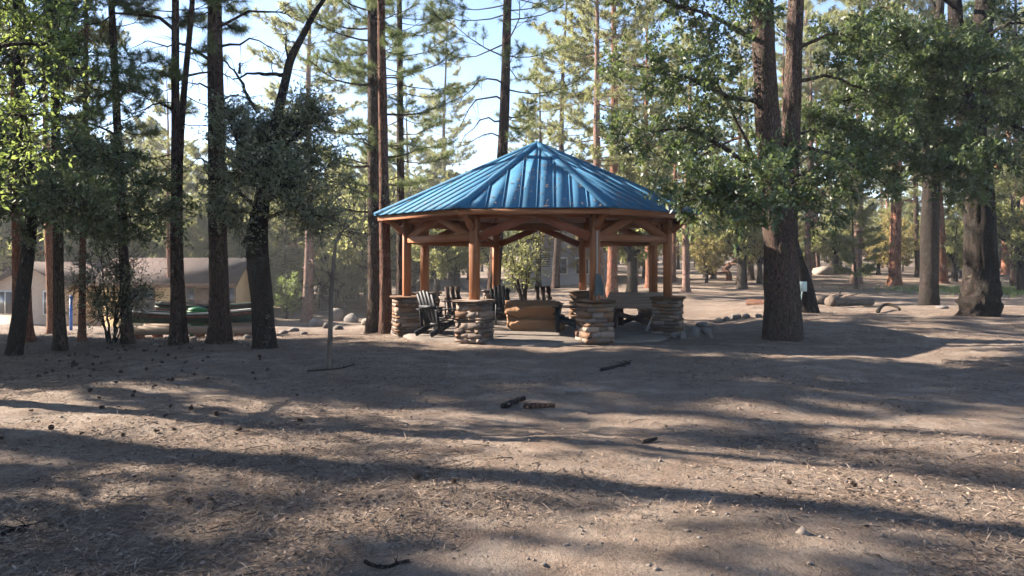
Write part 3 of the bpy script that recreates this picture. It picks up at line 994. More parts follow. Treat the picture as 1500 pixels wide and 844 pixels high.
fp = thing('fire_pit', 'broad reddish sandstone boulder fire table in the middle of the gazebo', 'fire pit', (*polar(779, 17.9), SLABZ), R(4))
def slab_mesh(seed, size, mat, name, flare=0.0):
    """a rough split boulder: a many-sided outline stacked in uneven layers"""
    g = np.random.default_rng(seed); n = 44; m = 9
    ca = np.sort(np.arange(8) * 2 * np.pi / 8 + g.uniform(-.28, .28, 8)); cr = g.uniform(.44, .56, 8)
    cx, cy = np.cos(ca) * cr, np.sin(ca) * cr
    per = np.linspace(0, 8, n, endpoint=False); i0 = per.astype(int) % 8; f = per - per.astype(int)
    ox = cx[i0] * (1 - f) + cx[(i0 + 1) % 8] * f; oy = cy[i0] * (1 - f) + cy[(i0 + 1) % 8] * f
    V = []
    for k in range(m):
        t = k / (m - 1); ins = 1 - flare * (1 - t) - (.05 if k in (0, m - 1) else 0) + g.normal(0, .012)
        p = np.stack([ox * ins, oy * ins, np.full(n, t - .5)], -1)
        w = 1 + .05 * vnoise(p * np.array([14, 14, 9]) + seed, seed) + .03 * vnoise(p * 37, seed + 4)
        p[:, :2] *= w[:, None]; p[:, 2] += .05 * vnoise(p * 13 + 3, seed + 9) * (1 if k else 0)
        V.append(p)
    V = np.concatenate(V + [np.array([[0, 0, .52]])])
    q = [(k * n + a, k * n + (a + 1) % n, (k + 1) * n + (a + 1) % n, (k + 1) * n + a) for k in range(m - 1) for a in range(n)]
    tr = [((m - 1) * n + a, (m - 1) * n + (a + 1) % n, m * n) for a in range(n)]
    return np_mesh(name, V * np.array(size), q, tr, False, mat)
def cut_boulder(seed, size, mat, name, cuts=26, lo=.37, hi=.47, flat_top=.40):
    import bmesh
    bm = bmesh.new(); bmesh.ops.create_icosphere(bm, subdivisions=5, radius=1.0)
    V = np.array([v.co for v in bm.verts]); f = [[v.index for v in p.verts] for p in bm.faces]; bm.free()
    V = .5 * V / (np.sum(np.abs(V) ** 9, axis=1, keepdims=True) ** (1 / 9))
    g = np.random.default_rng(seed)
    for _ in range(cuts):
        n = unit(g.normal(size=3) * np.array([1, 1, .7])); d = g.uniform(lo, hi) * (1 + .28 * (np.sum(np.abs(n)) - 1)); k = V @ n - d
        V = V - np.where(k > 0, k, 0)[:, None] * n
    V[:, 2] = np.minimum(V[:, 2], flat_top + .02 * vnoise(V * 9, seed))
    V = V * (1 + .035 * vnoise(V * 17 + seed, seed) + .022 * vnoise(V * 41, seed + 1))[:, None]
    return np_mesh(name, V * np.array(size), None, f, False, mat)
obj('table_slab', cut_boulder(5, (1.70, 1.4, .56), M['sandstone'], 'table_slab', 22, .33, .47, .36), fp, (0, 0, .46))
obj('base_stone', cut_boulder(8, (1.32, 1.1, .66), M['sandstone'], 'base_stone', 16, .42, .5), fp, (.10, .06, .10))
def picnic_table():
    x, y = polar(932, 18.6)
    t = thing('picnic_table', 'rustic wooden table with tilted pale plank top and dark braced legs between the right pillars', 'table', (x, y, SLABZ), R(-14))
    for k in range(5):
        yy = -.50 + .24 * k; zz = .66 + .26 * yy + .004 * (k % 2)
        timber('plank', (-.72, yy, zz), (.74 + .05 * (k % 3), yy, zz), .228, .05, M['grey_wood'], t, (0, -.26, 1))
    for s in (-.42, .55):
        timber('cross_rail', (s, -.56, .46), (s, .54, .745), .07, .07, M['dark_wood'], t)
        timber('leg', (s - .10, -.42, 0), (s, -.38, .50), .08, .14, M['dark_wood'], t, (1, 0, 0))
        timber('leg', (s, .42, 0), (s, .38, .68), .08, .14, M['dark_wood'], t, (1, 0, 0))
    timber('diagonal_brace', (-.40, -.43, .34), (.62, -.45, .06), .06, .11, M['dark_wood'], t)
    timber('diagonal_brace', (.50, .43, .40), (-.40, .45, .06), .06, .10, M['dark_wood'], t)
picnic_table()
a = polar(947, 17.5); b = polar(976, 17.95)
def pole_thing():
    t = thing('leaning_pole', 'pale grey pole leaning against the right side stone pillar', 'pole', (a[0], a[1], SLABZ))
    d = Vector((b[0] - a[0], b[1] - a[1], .98))
    obj('shaft', MB().tube([(0, 0, .02), tuple(d)], .022, 8).mesh('shaft', M['pale_plastic'], True), t)
    obj('grip', MB().tube([tuple(d * .92), tuple(d * 1.02)], .027, 8).mesh('grip', M['grey_metal'], True), t)
    obj('tip', MB().tube([(0, 0, .0), tuple(d * .12)], .03, 8).mesh('tip', M['grey_metal'], True), t)
pole_thing()

# ------------------------------------------------------------------ the trees one can tell apart
def W(px, py, Y, dy=0.0):
    """a point in the column and row of a pixel, at depth Y + dy (same direction of view)"""
    y = Y + dy
    return np.array([(px - 750) / F * y, y, EYE - (py - HOR) / F * y])

def hero_pine(px, py, topx, wpx, seed, H, crown0, Lmax, nbr, label, bark='pine_bark', dead=(), dens=1.0, tufts=(56, 0.21, 0.0085), cat_='pine tree', Y=None, furrow=0.085, name='pine_tree', group=None, curve=0.0, nsec=9, skip=None, leaf='needles', depth_lean=0.0, upswing=.16):
    if Y is None:
        x, y, z = G(px, py)
    else:
        y = Y; x = (px - 750) / F * Y; z = tz(x, y)
    hgt0 = EYE + HOR / F * y - z                      # height that leaves the frame
    sl = ((topx - px) / F * y) / hgt0
    path = lambda h: (sl * h + curve * math.sin(math.pi * min(1, h / hgt0)), depth_lean * h)
    r0 = wpx / 2 / F * y
    mb, V, t = gen_pine(seed, H, r0 * 1.06, crown0, Lmax, nbr, tufts, path, dead, dens, 12, furrow, skip, nsec, upswing=upswing)
    return put_tree(name, label, cat_, (x, y, z), mb, V, t, False, M[bark], M[leaf], group)

hero_pine(88, 513, 78, 14.5, 1, 15.5, 3.4, 2.0, 60, 'slim dark pine with a bare lower trunk next to the leaning oak')
hero_pine(187, 503, 163, 14, 2, 15, 3.2, 1.7, 60, 'slender dark pine leaning slightly, behind the many-stemmed sparse shrub',
          dead=[(3.6, 20, 1.0, .3), (4.2, 190, 1.1, .2), (5.0, 10, .9, .4), (2.9, 350, .6, .2)])
hero_pine(257, 506, 257, 14, 3, 17, 5.4, 2.1, 55, 'straight dark pine of the close pair in front of the rowboats',
          dead=[(3.0, 185, 1.5, .5), (6.2, 185, 2.3, .5), (4.6, 170, 1.2, .45), (5.2, 20, 1.2, .2)])
hero_pine(268, 505, 283, 12, 4, 13, 3.0, 1.7, 45, 'thinner curved pine touching the straight one of the close pair', curve=-.18, Y=15.3)
hero_pine(322, 503, 314, 27, 5, 18, 6.6, 2.4, 60, 'stout dark pine with dead stubs beside the dark grey-leaved oak',
          dead=[(6.35, 2, 2.0, .15), (6.0, 8, 1.3, .35), (5.7, 175, 1.9, .1), (4.9, 10, .8, .3), (4.3, 0, .9, .5), (3.6, 170, .7, .3), (5.1, 200, .8, .3)], furrow=.07)
hero_pine(552, 487, 546, 25, 6, 19, 3.3, 2.3, 64, 'tall dark pine close against the left end of the gazebo',
          dead=[(3.3, 182, 1.6, .35), (4.1, 186, 1.7, .3), (4.8, 175, 1.5, .2), (5.4, 200, 1.6, .1)], furrow=.07)
hero_pine(566, 485, 558, 17, 7, 17, 6.5, 1.8, 40, 'red-barked pine right behind the tall dark one at the gazebo', 'brown_bark', Y=18.6)
hero_pine(588, 470, 585, 13, 8, 18, 3.6, 2.5, 64, 'thin straight pine rising behind the left slope of the blue roof', Y=23.5, dens=1.1)
hero_pine(719, 445, 743, 18, 9, 20, 5.0, 3.3, 66, 'curved pine with drooping dead limbs rising behind the roof peak', 'pine_bark', Y=23.5, curve=.10,
          dead=[(6.7, 184, 1.7, 1.0), (6.1, 178, 1.5, .9), (7.2, 190, 1.6, .8), (5.5, 183, 1.2, .5)], skip=lambda h, a: h < 7.6 and 2.2 < a < 4.2)

def limb_tree(name, label, base, Y, trunks, limbs, bark, leaf, seed, size, nsec, lsec, ntwig, nleaf, furrow=.06, k=28, dead=(), catname='oak tree', burl=None, group=None, tw=(.25, .55)):
    """trunks / limbs are given as (px, py, depth offset) points at depth Y"""
    rng = np.random.default_rng(seed)
    base = np.array(base); mb = MB(); LP, LD = [], []
    def loc(pts): return np.array([W(p[0], p[1], Y, p[2] if len(p) > 2 else 0) for p in pts]) - base
    for pts, r in trunks:
        P = loc(pts)
        if P[0][2] < .3: P[0][2] = -0.15
        V, q, t = bark_trunk(P, np.array(r), k, furrow, 8, seed, 10, burl)
        mb.add(V, q, t)
    for L in limbs:
        pts, ra, rb = L[0], L[1], L[2]
        f = L[3] if len(L) > 3 else 1.0
        u0 = L[4] if len(L) > 4 else .3
        P = loc(pts)
        ln = np.sum(np.linalg.norm(np.diff(P, axis=0), axis=1))
        grow_limb(rng, mb, LP, LD, P, ra, rb, u0, max(3, int(nsec * ln * f)), lsec, ntwig, nleaf, tw=tw)
    for pts, ra, rb in dead:
        grow_limb(rng, mb, [], [], loc(pts), ra, rb, .3, 4, .5, 0, 0)
    V, q = leaves(cat(LP), cat(LD), rng, size)
    return put_tree(name, label, catname, tuple(base), mb, V, q, True, M[bark], M[leaf], group)

# the great double-trunked tree right of the gazebo
b = G(1146, 497); Y = b[1]
limb_tree('oak_tree', 'massive furrowed oak whose thick trunk splits into two stems, right of the gazebo', b, Y,
    [([(1146, 510), (1146, 497), (1144, 480), (1143, 420), (1141, 340), (1136, 280), (1127, 220), (1119, 100), (1117, 0), (1112, -140), (1120, -300)], [.47, .45, .38, .345, .33, .31, .27, .245, .225, .16, .05]),
     ([(1158, 505, .12), (1160, 490, .15), (1157, 440, .15), (1154, 380, .15), (1154, 310, .15), (1157, 240, .2), (1161, 120, .3), (1166, 0, .4), (1175, -160, .5), (1170, -280, .5)], [.26, .25, .22, .215, .21, .20, .185, .165, .11, .04])],
    [([(1110, 245), (1075, 228, -.3), (1040, 205, -.4), (1000, 183, -.5), (950, 195, -.6), (905, 225, -.6)], .065, .012),
     ([(1112, 150), (1060, 140, -.5), (1000, 110, -1), (925, 95, -1.4)], .06, .012),
     ([(1112, 60), (1050, 25, -.3), (980, 5, -.6), (915, -25, -.8)], .06, .012),
     ([(1100, 225), (1075, 165, -.2), (1040, 100, -.4), (1020, 40, -.5)], .04, .012),
     ([(1120, 250, -.2), (1085, 262, -1.6), (1045, 285, -2.5), (990, 300, -3.0)], .05, .012, .72),
     ([(1125, 240, -.2), (1110, 258, -1.4), (1075, 285, -2.2), (1055, 310, -2.6)], .04, .012, .72),
     ([(1130, 230, -.2), (1128, 248, -1.6), (1120, 275, -2.8), (1105, 300, -3.4)], .05, .012, .72),
     ([(1145, 235, -.2), (1165, 250, -1.5), (1185, 268, -2.4), (1215, 290, -2.8)], .05, .012, .72),
     ([(1170, 215, .2), (1210, 222, .2), (1255, 245, 0), (1300, 270, -.2)], .055, .012),
     ([(1165, 120, .2), (1215, 110, .3), (1265, 130, .4), (1310, 160, .4)], .05, .012),
     ([(1170, 70, .2), (1225, 45, .5), (1280, 60, 1)], .05, .012),
     ([(1118, 200, .3), (1080, 200, 1.3), (1040, 220, 2.0), (1000, 250, 2.4)], .05, .012),
     ([(1160, 200, .3), (1190, 190, 1.5), (1225, 200, 2.2)], .05, .012),
     ([(1118, 20), (1105, -20, -1.5), (1080, -10, -2.6)], .05, .012),
     ([(1117, -50), (1060, -110, .5), (1000, -150, .5)], .06, .012),
     ([(1170, -50, .4), (1230, -100, 0), (1290, -120, 0)], .06, .012),
     ([(1117, -120), (1090, -240, -.6), (1040, -330, -1)], .06, .012),
     ([(1172, -140, .4), (1220, -240, .6), (1260, -330, .6)], .06, .012)],
    'big_bark', 'oak_leaf', 21, .118, 4.6, .9, 9, 17, .085, 40)

# the great oak at the edge of the shade with a swollen foot
b = G(1433, 462); Y = b[1]
limb_tree('oak_tree', 'huge dark oak with a swollen burled base at the edge of the shade', b, Y,
    [([(1433, 475), (1433, 460), (1436, 440), (1438, 420), (1436, 380), (1434, 300), (1428, 230), (1420, 170), (1432, 90), (1445, 0), (1450, -120), (1455, -260)], [.50, .49, .50, .44, .40, .385, .36, .34, .28, .24, .17, .05]),
     ([(1420, 190), (1408, 120, .3), (1400, 40, .6), (1395, -80, .8), (1390, -200, 1)], [.26, .23, .19, .13, .04])],
    [([(1418, 165), (1380, 148, -.4), (1330, 135, -.8), (1280, 138, -1.2), (1225, 150, -1.4)], .14, .02, 1.1, .2),
     ([(1400, 150), (1340, 180, -1.5), (1290, 215, -2.4), (1240, 240, -2.8)], .08, .012, 1.1),
     ([(1410, 190), (1370, 215, -1.5), (1330, 250, -2.2)], .06, .012),
     ([(1425, 200), (1435, 215, -1.8), (1430, 240, -2.8), (1400, 255, -3.4)], .06, .012, 1.1),
     ([(1435, 170), (1470, 175, -.8), (1520, 200, -1.2), (1570, 230, -1.4)], .09, .012, 1.1),
     ([(1440, 110), (1490, 90, 0), (1545, 85, 0)], .08, .012, 1.1),
     ([(1440, 60), (1480, 30, -1.2), (1520, 40, -2)], .07, .012, 1.1),
     ([(1402, 60, .5), (1350, 45, .4), (1290, 60, .2), (1240, 70, 0)], .09, .012, 1.1),
     ([(1400, 10, .5), (1350, -30, -.6), (1290, -30, -1.5)], .08, .012, 1.1),
     ([(1410, 130), (1370, 95, -1.6), (1330, 80, -2.6)], .06, .012, 1.2),
     ([(1430, 120), (1425, 90, -2), (1400, 70, -3)], .06, .012, 1.2),
     ([(1430, 150), (1460, 130, 1.6), (1490, 140, 2.6)], .07, .012, 1.1),
     ([(1405, 120), (1370, 110, 1.5), (1330, 120, 2.4)], .06, .012),
     ([(1396, -60), (1330, -110), (1270, -130)], .08, .012),
     ([(1450, -80), (1500, -130), (1550, -150)], .08, .012),
     ([(1395, -110), (1360, -220), (1330, -280)], .06, .012),
     ([(1452, -160), (1480, -260), (1500, -320)], .06, .012)],
    'oak_bark', 'oak_leaf', 22, .135, 4.8, 1.2, 11, 18, .15, 44, burl=[(.25, 3.6, .28, .22), (.75, 3.4, .2, .12), (2.2, 3.3, .25, .15), (3.4, 0.4, .35, .1)])

# the grey trunk between them, a little farther off
b = G(1362, 447); Y = b[1]
limb_tree('oak_tree', 'grey leaning oak trunk with pale foot left of the huge burled oak', b, Y,
    [([(1360, 455), (1361, 447), (1361, 420), (1362, 330), (1365, 230), (1368, 170), (1372, 80), (1380, -40), (1385, -160)], [.36, .35, .31, .30, .27, .24, .18, .12, .04])],
    [([(1366, 215), (1380, 190, -.3), (1400, 170, -.3), (1430, 160, -.3)], .08, .015, .6, .6),
     ([(1366, 190), (1330, 160, .5), (1290, 150, .8)], .06, .012),
     ([(1370, 110), (1330, 70, .4), (1300, 40, .8)], .06, .012),
     ([(1372, 90), (1410, 60, .4), (1440, 30, .8)], .06, .012),
     ([(1375, 20), (1340, -40, .4), (1320, -80, .8)], .06, .012),
     ([(1366, 200), (1340, 200, 1.5), (1310, 215, 2.2)], .05, .012)],
    'oak_bark', 'oak_leaf', 23, .11, 3.6, 1.1, 9, 17, .06, 24)

# dark grey-leaved oak on the crest with a broken stub and a dead leader
b = G(387, 510); Y = b[1]
limb_tree('oak_tree', 'dark crooked oak with dense grey-green leaves and a tall bare dead leader', b, Y,
    [([(387, 520), (388, 510), (386, 480), (383, 430), (378, 390), (375, 350), (381, 310), (386, 280), (392, 235), (398, 200)], [.25, .245, .215, .20, .205, .20, .16, .14, .11, .05]),
     ([(376, 372), (366, 358), (357, 354)], [.13, .105, .085]),
     ([(386, 285), (395, 215), (407, 165), (418, 120), (425, 85), (445, 50), (460, 18), (490, -20)], [.10, .095, .09, .08, .075, .06, .05, .02])],
    [([(388, 270), (360, 235, -.1), (345, 200, -.2), (338, 175, -.2)], .06, .012, 1.5),
     ([(380, 310), (350, 280, .2), (325, 260, .3)], .05, .012, 1.3),
     ([(388, 260), (415, 220, -.2), (440, 190, -.3), (462, 180, -.3)], .06, .012, 1.5),
     ([(384, 300), (420, 270, .2), (455, 250, .3), (485, 245, .3)], .06, .012, 1.4),
     ([(382, 320), (420, 310, -.3), (450, 305, -.5), (478, 320, -.6)], .045, .01, 1.4),
     ([(385, 290), (390, 260, -.7), (385, 240, -1.1)], .04, .01, 1.6),
     ([(385, 300), (405, 280, -.6), (420, 270, -1.1)], .04, .01, 1.6),
     ([(390, 255), (395, 215, .6), (410, 195, 1.0)], .04, .01, 1.6),
     ([(388, 265), (375, 225, .5), (370, 195, .8)], .04, .01, 1.6),
     ([(395, 215), (420, 185), (440, 165)], .03, .01, 1.3),
     ([(380, 315), (355, 310, -.4), (335, 325, -.6)], .04, .01, 1.2)],
    'oak_bark', 'grey_leaf', 24, .072, 10, .68, 9, 14, .05, 24,
    dead=[([(420, 112), (400, 108), (370, 106), (340, 116)], .05, .012), ([(378, 165), (360, 135), (345, 105), (328, 86)], .045, .012), ([(425, 90), (418, 70), (420, 48)], .03, .008), ([(350, 108), (352, 92)], .03, .015)])

# leaning oak at the left with broad low boughs
b = G(22, 520); Y = b[1]
limb_tree('oak_tree', 'leaning green oak with broad low dark boughs beside the slim pine', b, Y,
    [([(18, 530), (21, 518), (25, 490), (33, 430), (42, 360), (46, 300), (40, 230), (30, 160), (25, 60), (20, -60)], [.16, .15, .13, .122, .115, .11, .10, .085, .06, .02])],
    [([(45, 330), (90, 318, -.2), (140, 322, -.3), (200, 318, -.4), (245, 312, -.4)], .05, .01, 1.4),
     ([(44, 300), (90, 275, .3), (150, 262, .4), (215, 270, .5)], .05, .01, 1.3),
     ([(42, 250), (80, 225, -.5), (130, 215, -1), (165, 225, -1.2)], .04, .01, 1.1),
     ([(45, 320), (20, 300, -.8), (-20, 290, -1.4)], .04, .01, 1.3),
     ([(44, 310), (60, 290, -1.0), (90, 290, -1.8), (120, 300, -2.2)], .04, .01, 1.3),
     ([(40, 230), (10, 200, -.5), (-40, 180, -.8)], .04, .01, 1.2),
     ([(30, 160), (70, 120, .3), (110, 100, .5)], .04, .01, 1.1),
     ([(28, 120), (-10, 80), (-50, 50)], .04, .01, 1.2),
     ([(25, 60), (60, 20, -.3), (100, 0, -.5)], .04, .01, 1.1),
     ([(24, 30), (-10, -20), (-40, -60)], .04, .01, 1.1),
     ([(42, 260), (30, 230, 1), (0, 220, 1.8)], .04, .01, 1.2)],
    'oak_bark', 'oak_leaf', 25, .082, 7.5, .65, 9, 18, .05, 20)

# oak standing left of the clearing whose lit sprays reach in
bx_, by_ = -8.6, 9.4
b = (bx_, by_, tz(bx_, by_)); Y = by_
limb_tree('oak_tree', 'bright green oak reaching its sunlit leaf sprays over the edge of the clearing', b, Y,
    [([(-266, 600), (-264, 575), (-258, 480), (-240, 330), (-225, 200), (-200, 60), (-190, -90), (-180, -220)], [.20, .19, .16, .15, .14, .12, .08, .03])],
    [([(-230, 220), (-130, 190), (-40, 170), (30, 165), (75, 175)], .06, .01, 1.3, .4),
     ([(-215, 120), (-110, 90), (-20, 70), (55, 60), (95, 75)], .06, .01, 1.3, .4),
     ([(-205, 60), (-110, 10), (-20, -10), (60, -5)], .05, .01, 1.2, .4),
     ([(-235, 290), (-140, 280), (-60, 270), (15, 285)], .05, .01, 1.1, .4),
     ([(-225, 200), (-160, 200, 1), (-90, 210, 1.6), (-20, 230, 2)], .05, .01, 1.2, .3),
     ([(-200, 0), (-260, -60), (-330, -100)], .05, .01, 1.0),
     ([(-215, 120), (-290, 100), (-360, 110)], .05, .01, 1.0),
     ([(-190, -90), (-130, -160), (-70, -200)], .05, .01, 1.0)],
    'oak_bark', 'lime_leaf', 26, .078, 4.2, .62, 7, 12, .05, 18)

# saplings and shrubs
b = G(482, 540); Y = b[1]
limb_tree('sapling', 'spindly bare sapling standing alone in the dirt before the gazebo', b, Y,
    [([(482, 550), (482, 538), (484, 480), (485, 440), (488, 390), (491, 360), (497, 342)], [.045, .042, .036, .034, .030, .022, .018])],
    [([(497, 342), (510, 338), (528, 342), (552, 340)], .016, .004, 1.2), ([(492, 356), (505, 330, .1), (512, 300, .2)], .012, .004, 1.0), ([(486, 430), (480, 420), (474, 412)], .012, .005, .4), ([(496, 345), (520, 325, -.2), (540, 318, -.3)], .012, .004, 1.2)],
    'dead_wood', 'grey_leaf', 27, .055, 5, .4, 4, 5, .04, 10, catname='sapling')
b = G(165, 503); Y = b[1]
def stem(x0, x1, y1, dy=0, r=.03): return ([(x0, 505), (x0 + (x1 - x0) * .3, 470, dy * .3), (x0 + (x1 - x0) * .65, 430, dy * .7), (x1, y1, dy)], r, .008, 2.2, .3)
limb_tree('shrub', 'sparse many-stemmed shrub with small pale leaves in front of the slender leaning pine', b, Y, [],
    [stem(160, 132, 380, .2), stem(163, 148, 365, -.2), stem(166, 170, 360, .3), stem(168, 178, 350, -.3, .035), stem(164, 195, 390, .4), stem(162, 118, 420, -.3, .02), stem(168, 212, 420, 0, .02)],
    'oak_bark', 'grey_leaf', 28, .055, 4, .45, 6, 10, catname='shrub')
b = (*polar(766, 25.0), 0); b = (b[0], b[1], tz(b[0], b[1])); Y = 25.0
def stem2(x1, y1, dy, r=.05): return ([(767, 452), (767 + (x1 - 767) * .25, 425, dy * .3), (767 + (x1 - 767) * .6, 395, dy * .6), (x1, y1, dy)], r, .01, 1.6, .35)
limb_tree('shrub', 'leafy many-stemmed shrub with fanning grey stems behind the gazebo', b, Y, [],
    [stem2(735, 370, .3), stem2(746, 352, -.4), stem2(762, 345, .4), stem2(784, 335, 0, .06), stem2(745, 395, -.5), stem2(775, 360, -.6)],
    'oak_bark', 'far_leaf', 29, .085, 4.0, .7, 4, 7, catname='shrub')

# broken dark stump behind the great tree
b = G(1178, 458); Y = b[1]
def stump():
    base = np.array(b); mb = MB()
    P = np.array([W(*p, Y) for p in [(1180, 470), (1180, 458), (1178, 440), (1174, 410), (1169, 380), (1166, 355), (1164, 342)]]) - base
    V, q, t = bark_trunk(P, np.array([.40, .39, .34, .26, .17, .09, .02]), 20, .12, 6, 5, 6); mb.add(V, q, t)
    P = np.array([W(*p, Y) for p in [(1188, 440), (1188, 425), (1188, 410)]]) - base
    mb.tube(P, [.09, .06, .015], 6)
    o = thing('tree_stump', 'tall dark splintered stump half hidden behind the two-stemmed oak', 'tree stump', tuple(base))
    obj('trunk', mb.mesh('trunk', M['oak_bark'], True), o)
stump()

# ------------------------------------------------------------------ prototypes for the forest behind
FT = (26, 0.27, 0.030)
protos = {}
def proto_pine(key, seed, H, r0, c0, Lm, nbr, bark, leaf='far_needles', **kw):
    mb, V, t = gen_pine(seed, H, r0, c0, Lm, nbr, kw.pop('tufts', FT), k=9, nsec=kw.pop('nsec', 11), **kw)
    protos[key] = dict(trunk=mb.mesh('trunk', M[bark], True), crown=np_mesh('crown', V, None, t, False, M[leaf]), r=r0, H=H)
DD = lambda s, lo, hi, n: [(lo + (hi - lo) * i / n, (i * 137 + s * 50) % 360, .5 + (i * 7 % 5) * .22, .3) for i in range(n)]
proto_pine('tall_red', 51, 19, .24, 6.0, 3.3, 70, 'red_bark', dead=DD(1, 2.6, 6, 9))
proto_pine('tall_dark', 52, 20, .24, 5.2, 3.5, 72, 'pine_bark', dead=DD(2, 2.4, 5, 8))
proto_pine('tall_pale', 53, 18, .24, 5.0, 3.3, 70, 'pale_bark', dead=DD(3, 2.0, 5, 8))
proto_pine('mid', 54, 11, .15, 2.2, 2.5, 70, 'pine_bark', dead=DD(4, 1.0, 2.2, 4))
proto_pine('bare', 56, 21, .22, 11.0, 2.6, 60, 'pine_bark', dead=DD(5, 5, 10, 8))
proto_pine('young', 55, 7.5, .10, 0.8, 2.0, 70, 'pine_bark')
def proto_oak(key, seed, bark, leaf, **kw):
    mb, V, q = gen_oak(seed, **kw)
    protos[key] = dict(trunk=mb.mesh('trunk', M[bark], True), crown=np_mesh('crown', V, q, None, False, M[leaf]), r=kw.get('r0', .16), H=kw.get('height', 5))
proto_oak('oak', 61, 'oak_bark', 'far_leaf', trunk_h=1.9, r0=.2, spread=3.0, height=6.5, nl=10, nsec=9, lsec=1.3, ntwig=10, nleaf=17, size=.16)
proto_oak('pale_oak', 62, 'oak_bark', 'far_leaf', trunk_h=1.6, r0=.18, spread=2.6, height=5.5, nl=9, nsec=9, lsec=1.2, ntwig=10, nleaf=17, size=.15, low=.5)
proto_oak('lime', 63, 'oak_bark', 'lime_leaf', trunk_h=.7, r0=.06, spread=1.2, height=3.0, nl=9, nsec=7, lsec=.7, ntwig=8, nleaf=14, size=.10, low=.3)
proto_oak('yellow', 64, 'oak_bark', 'dry_leaf', trunk_h=1.2, r0=.14, spread=2.2, height=5.0, nl=9, nsec=8, lsec=1.1, ntwig=9, nleaf=16, size=.15, low=.4)

def plant(key, label, catname, x, y, scale, rng, group=None, name='pine_tree', rotz=None, squash=1.0):
    pr = protos[key]
    t = thing(name, label, catname, (x, y, tz(x, y) - .03), rng.uniform(0, 6.28) if rotz is None else rotz, group)
    t.scale = (scale, scale, scale * squash)
    t.rotation_euler[0] = rng.gauss(0, .015); t.rotation_euler[1] = rng.gauss(0, .015)
    obj('trunk', pr['trunk'], t); obj('crown', pr['crown'], t)
    return t

rng = random.Random(77)
# trunks that stand out: (px, base row, width px, kind, label)
named = [
    (30, 499, 26, 'tall_red', 'red-barked pine right behind the leaning green oak'),
    (75, 489, 13, 'tall_red', 'red-barked pine seen against the tan house gable'),
    (121, 500, 8, 'tall_red', 'thin red-barked pine beside the blue post'),
    (450, 472, 15, 'tall_pale', 'pale-trunked pine left of the granite rocks on the lit slope'),
    (249, 478, 8, 'tall_red', 'orange-barked pine at the corner of the tan house'),
    (925, 433, 15, 'oak', 'crooked oak with a pale trunk in the sun behind the picnic table'),
    (898, 436, 16, 'tall_red', 'stout red pine trunk right behind the post with the conduit'),
    (789, 420, 8, 'tall_dark', 'thin dark pine in front of the grey building'),
    (1004, 427, 11, 'tall_pale', 'pale pine standing just past the right side of the gazebo'),
    (1085, 417, 10, 'tall_pale', 'light-barked pine beside the bent red stump'),
    (1099, 410, 9, 'tall_dark', 'dark pine close behind the light-barked one by the bent stump'),
    (1189, 400, 15, 'tall_pale', 'thick pale pine beside the granite boulders'),
    (1218, 392, 8, 'tall_dark', 'thin dark pine behind the granite boulders'),
    (1246, 392, 9, 'tall_dark', 'dark pine at the far end of the granite boulders'),
    (1255, 416, 14, 'tall_pale', 'whitish sunlit pine with a leafy sprig at its foot'),
    (1312, 419, 18, 'tall_red', 'thick sunlit red pine on the open slope'),
    (1378, 415, 14, 'tall_red', 'red pine directly behind the grey leaning oak'),
    (1344, 405, 9, 'tall_dark', 'dark pine between the sunlit red pine and the grey oak'),
    (1455, 417, 10, 'tall_red', 'slim red pine close behind the huge burled oak'),
    (1474, 402, 11, 'tall_red', 'leaning red pine above the green grass patch'),
    (1488, 419, 12, 'tall_dark', 'dark pine standing in the green grass patch'),
    (985, 412, 8, 'tall_red', 'slim red pine framed by the last two gazebo posts'),
    (1392, 392, 8, 'tall_pale', 'far pale pine above the wooden crate'),
    (648, 410, 9, 'tall_dark', 'dark pine seen through the left bay of the gazebo'),
]
for px, py, w, kind, lab in named:
    x, y, z = G(px, py)
    s = (w / 2 / F * y) / protos[kind]['r']
    s = min(max(s, .3), 1.45)
    plant(kind, lab, 'oak tree' if kind == 'oak' else 'pine tree', x, y, s, rng, None, 'oak_tree' if kind == 'oak' else 'pine_tree', squash=max(s, .72) / s)
bush = [
    (420, 468, 'lime', 1.0, 'bright lime-green young oak right of the dark grey-leaved oak'),
    (300, 462, 'lime', .55, 'small pale bush against the tan house wall'),
    (505, 452, 'lime', 1.25, 'lime-green bushy oak up the slope from the granite rocks'),
    (640, 428, 'pale_oak', 1.0, 'grey-green oak seen through the left bay of the gazebo'),
    (606, 430, 'oak', .9, 'dark leafy oak between the gazebo post and the red pine'),
    (860, 416, 'yellow', 1.1, 'yellowing oak beside the grey building'),
    (1262, 409, 'lime', .45, 'small leafy sprig at the foot of the whitish pine'),
    (1400, 404, 'yellow', .9, 'yellowish oak beyond the grey leaning trunk'),
    (1045, 408, 'oak', .9, 'dark oak in the open wood right of the gazebo'),
    (535, 432, 'yellow', 1.2, 'yellowing oak in front of the red shelter'),
    (230, 470, 'pale_oak', .62, 'grey-leaved low oak in front of the house roof'),
    (150, 462, 'pale_oak', .7, 'grey-leaved oak hiding the join between the two houses'),
]
for px, py, kind, s, lab in bush:
    x, y, z = G(px, py)
    plant(kind, lab, 'bush' if s < .7 else 'oak tree', x, y, s, rng, None, 'bush' if s < .7 else 'oak_tree')

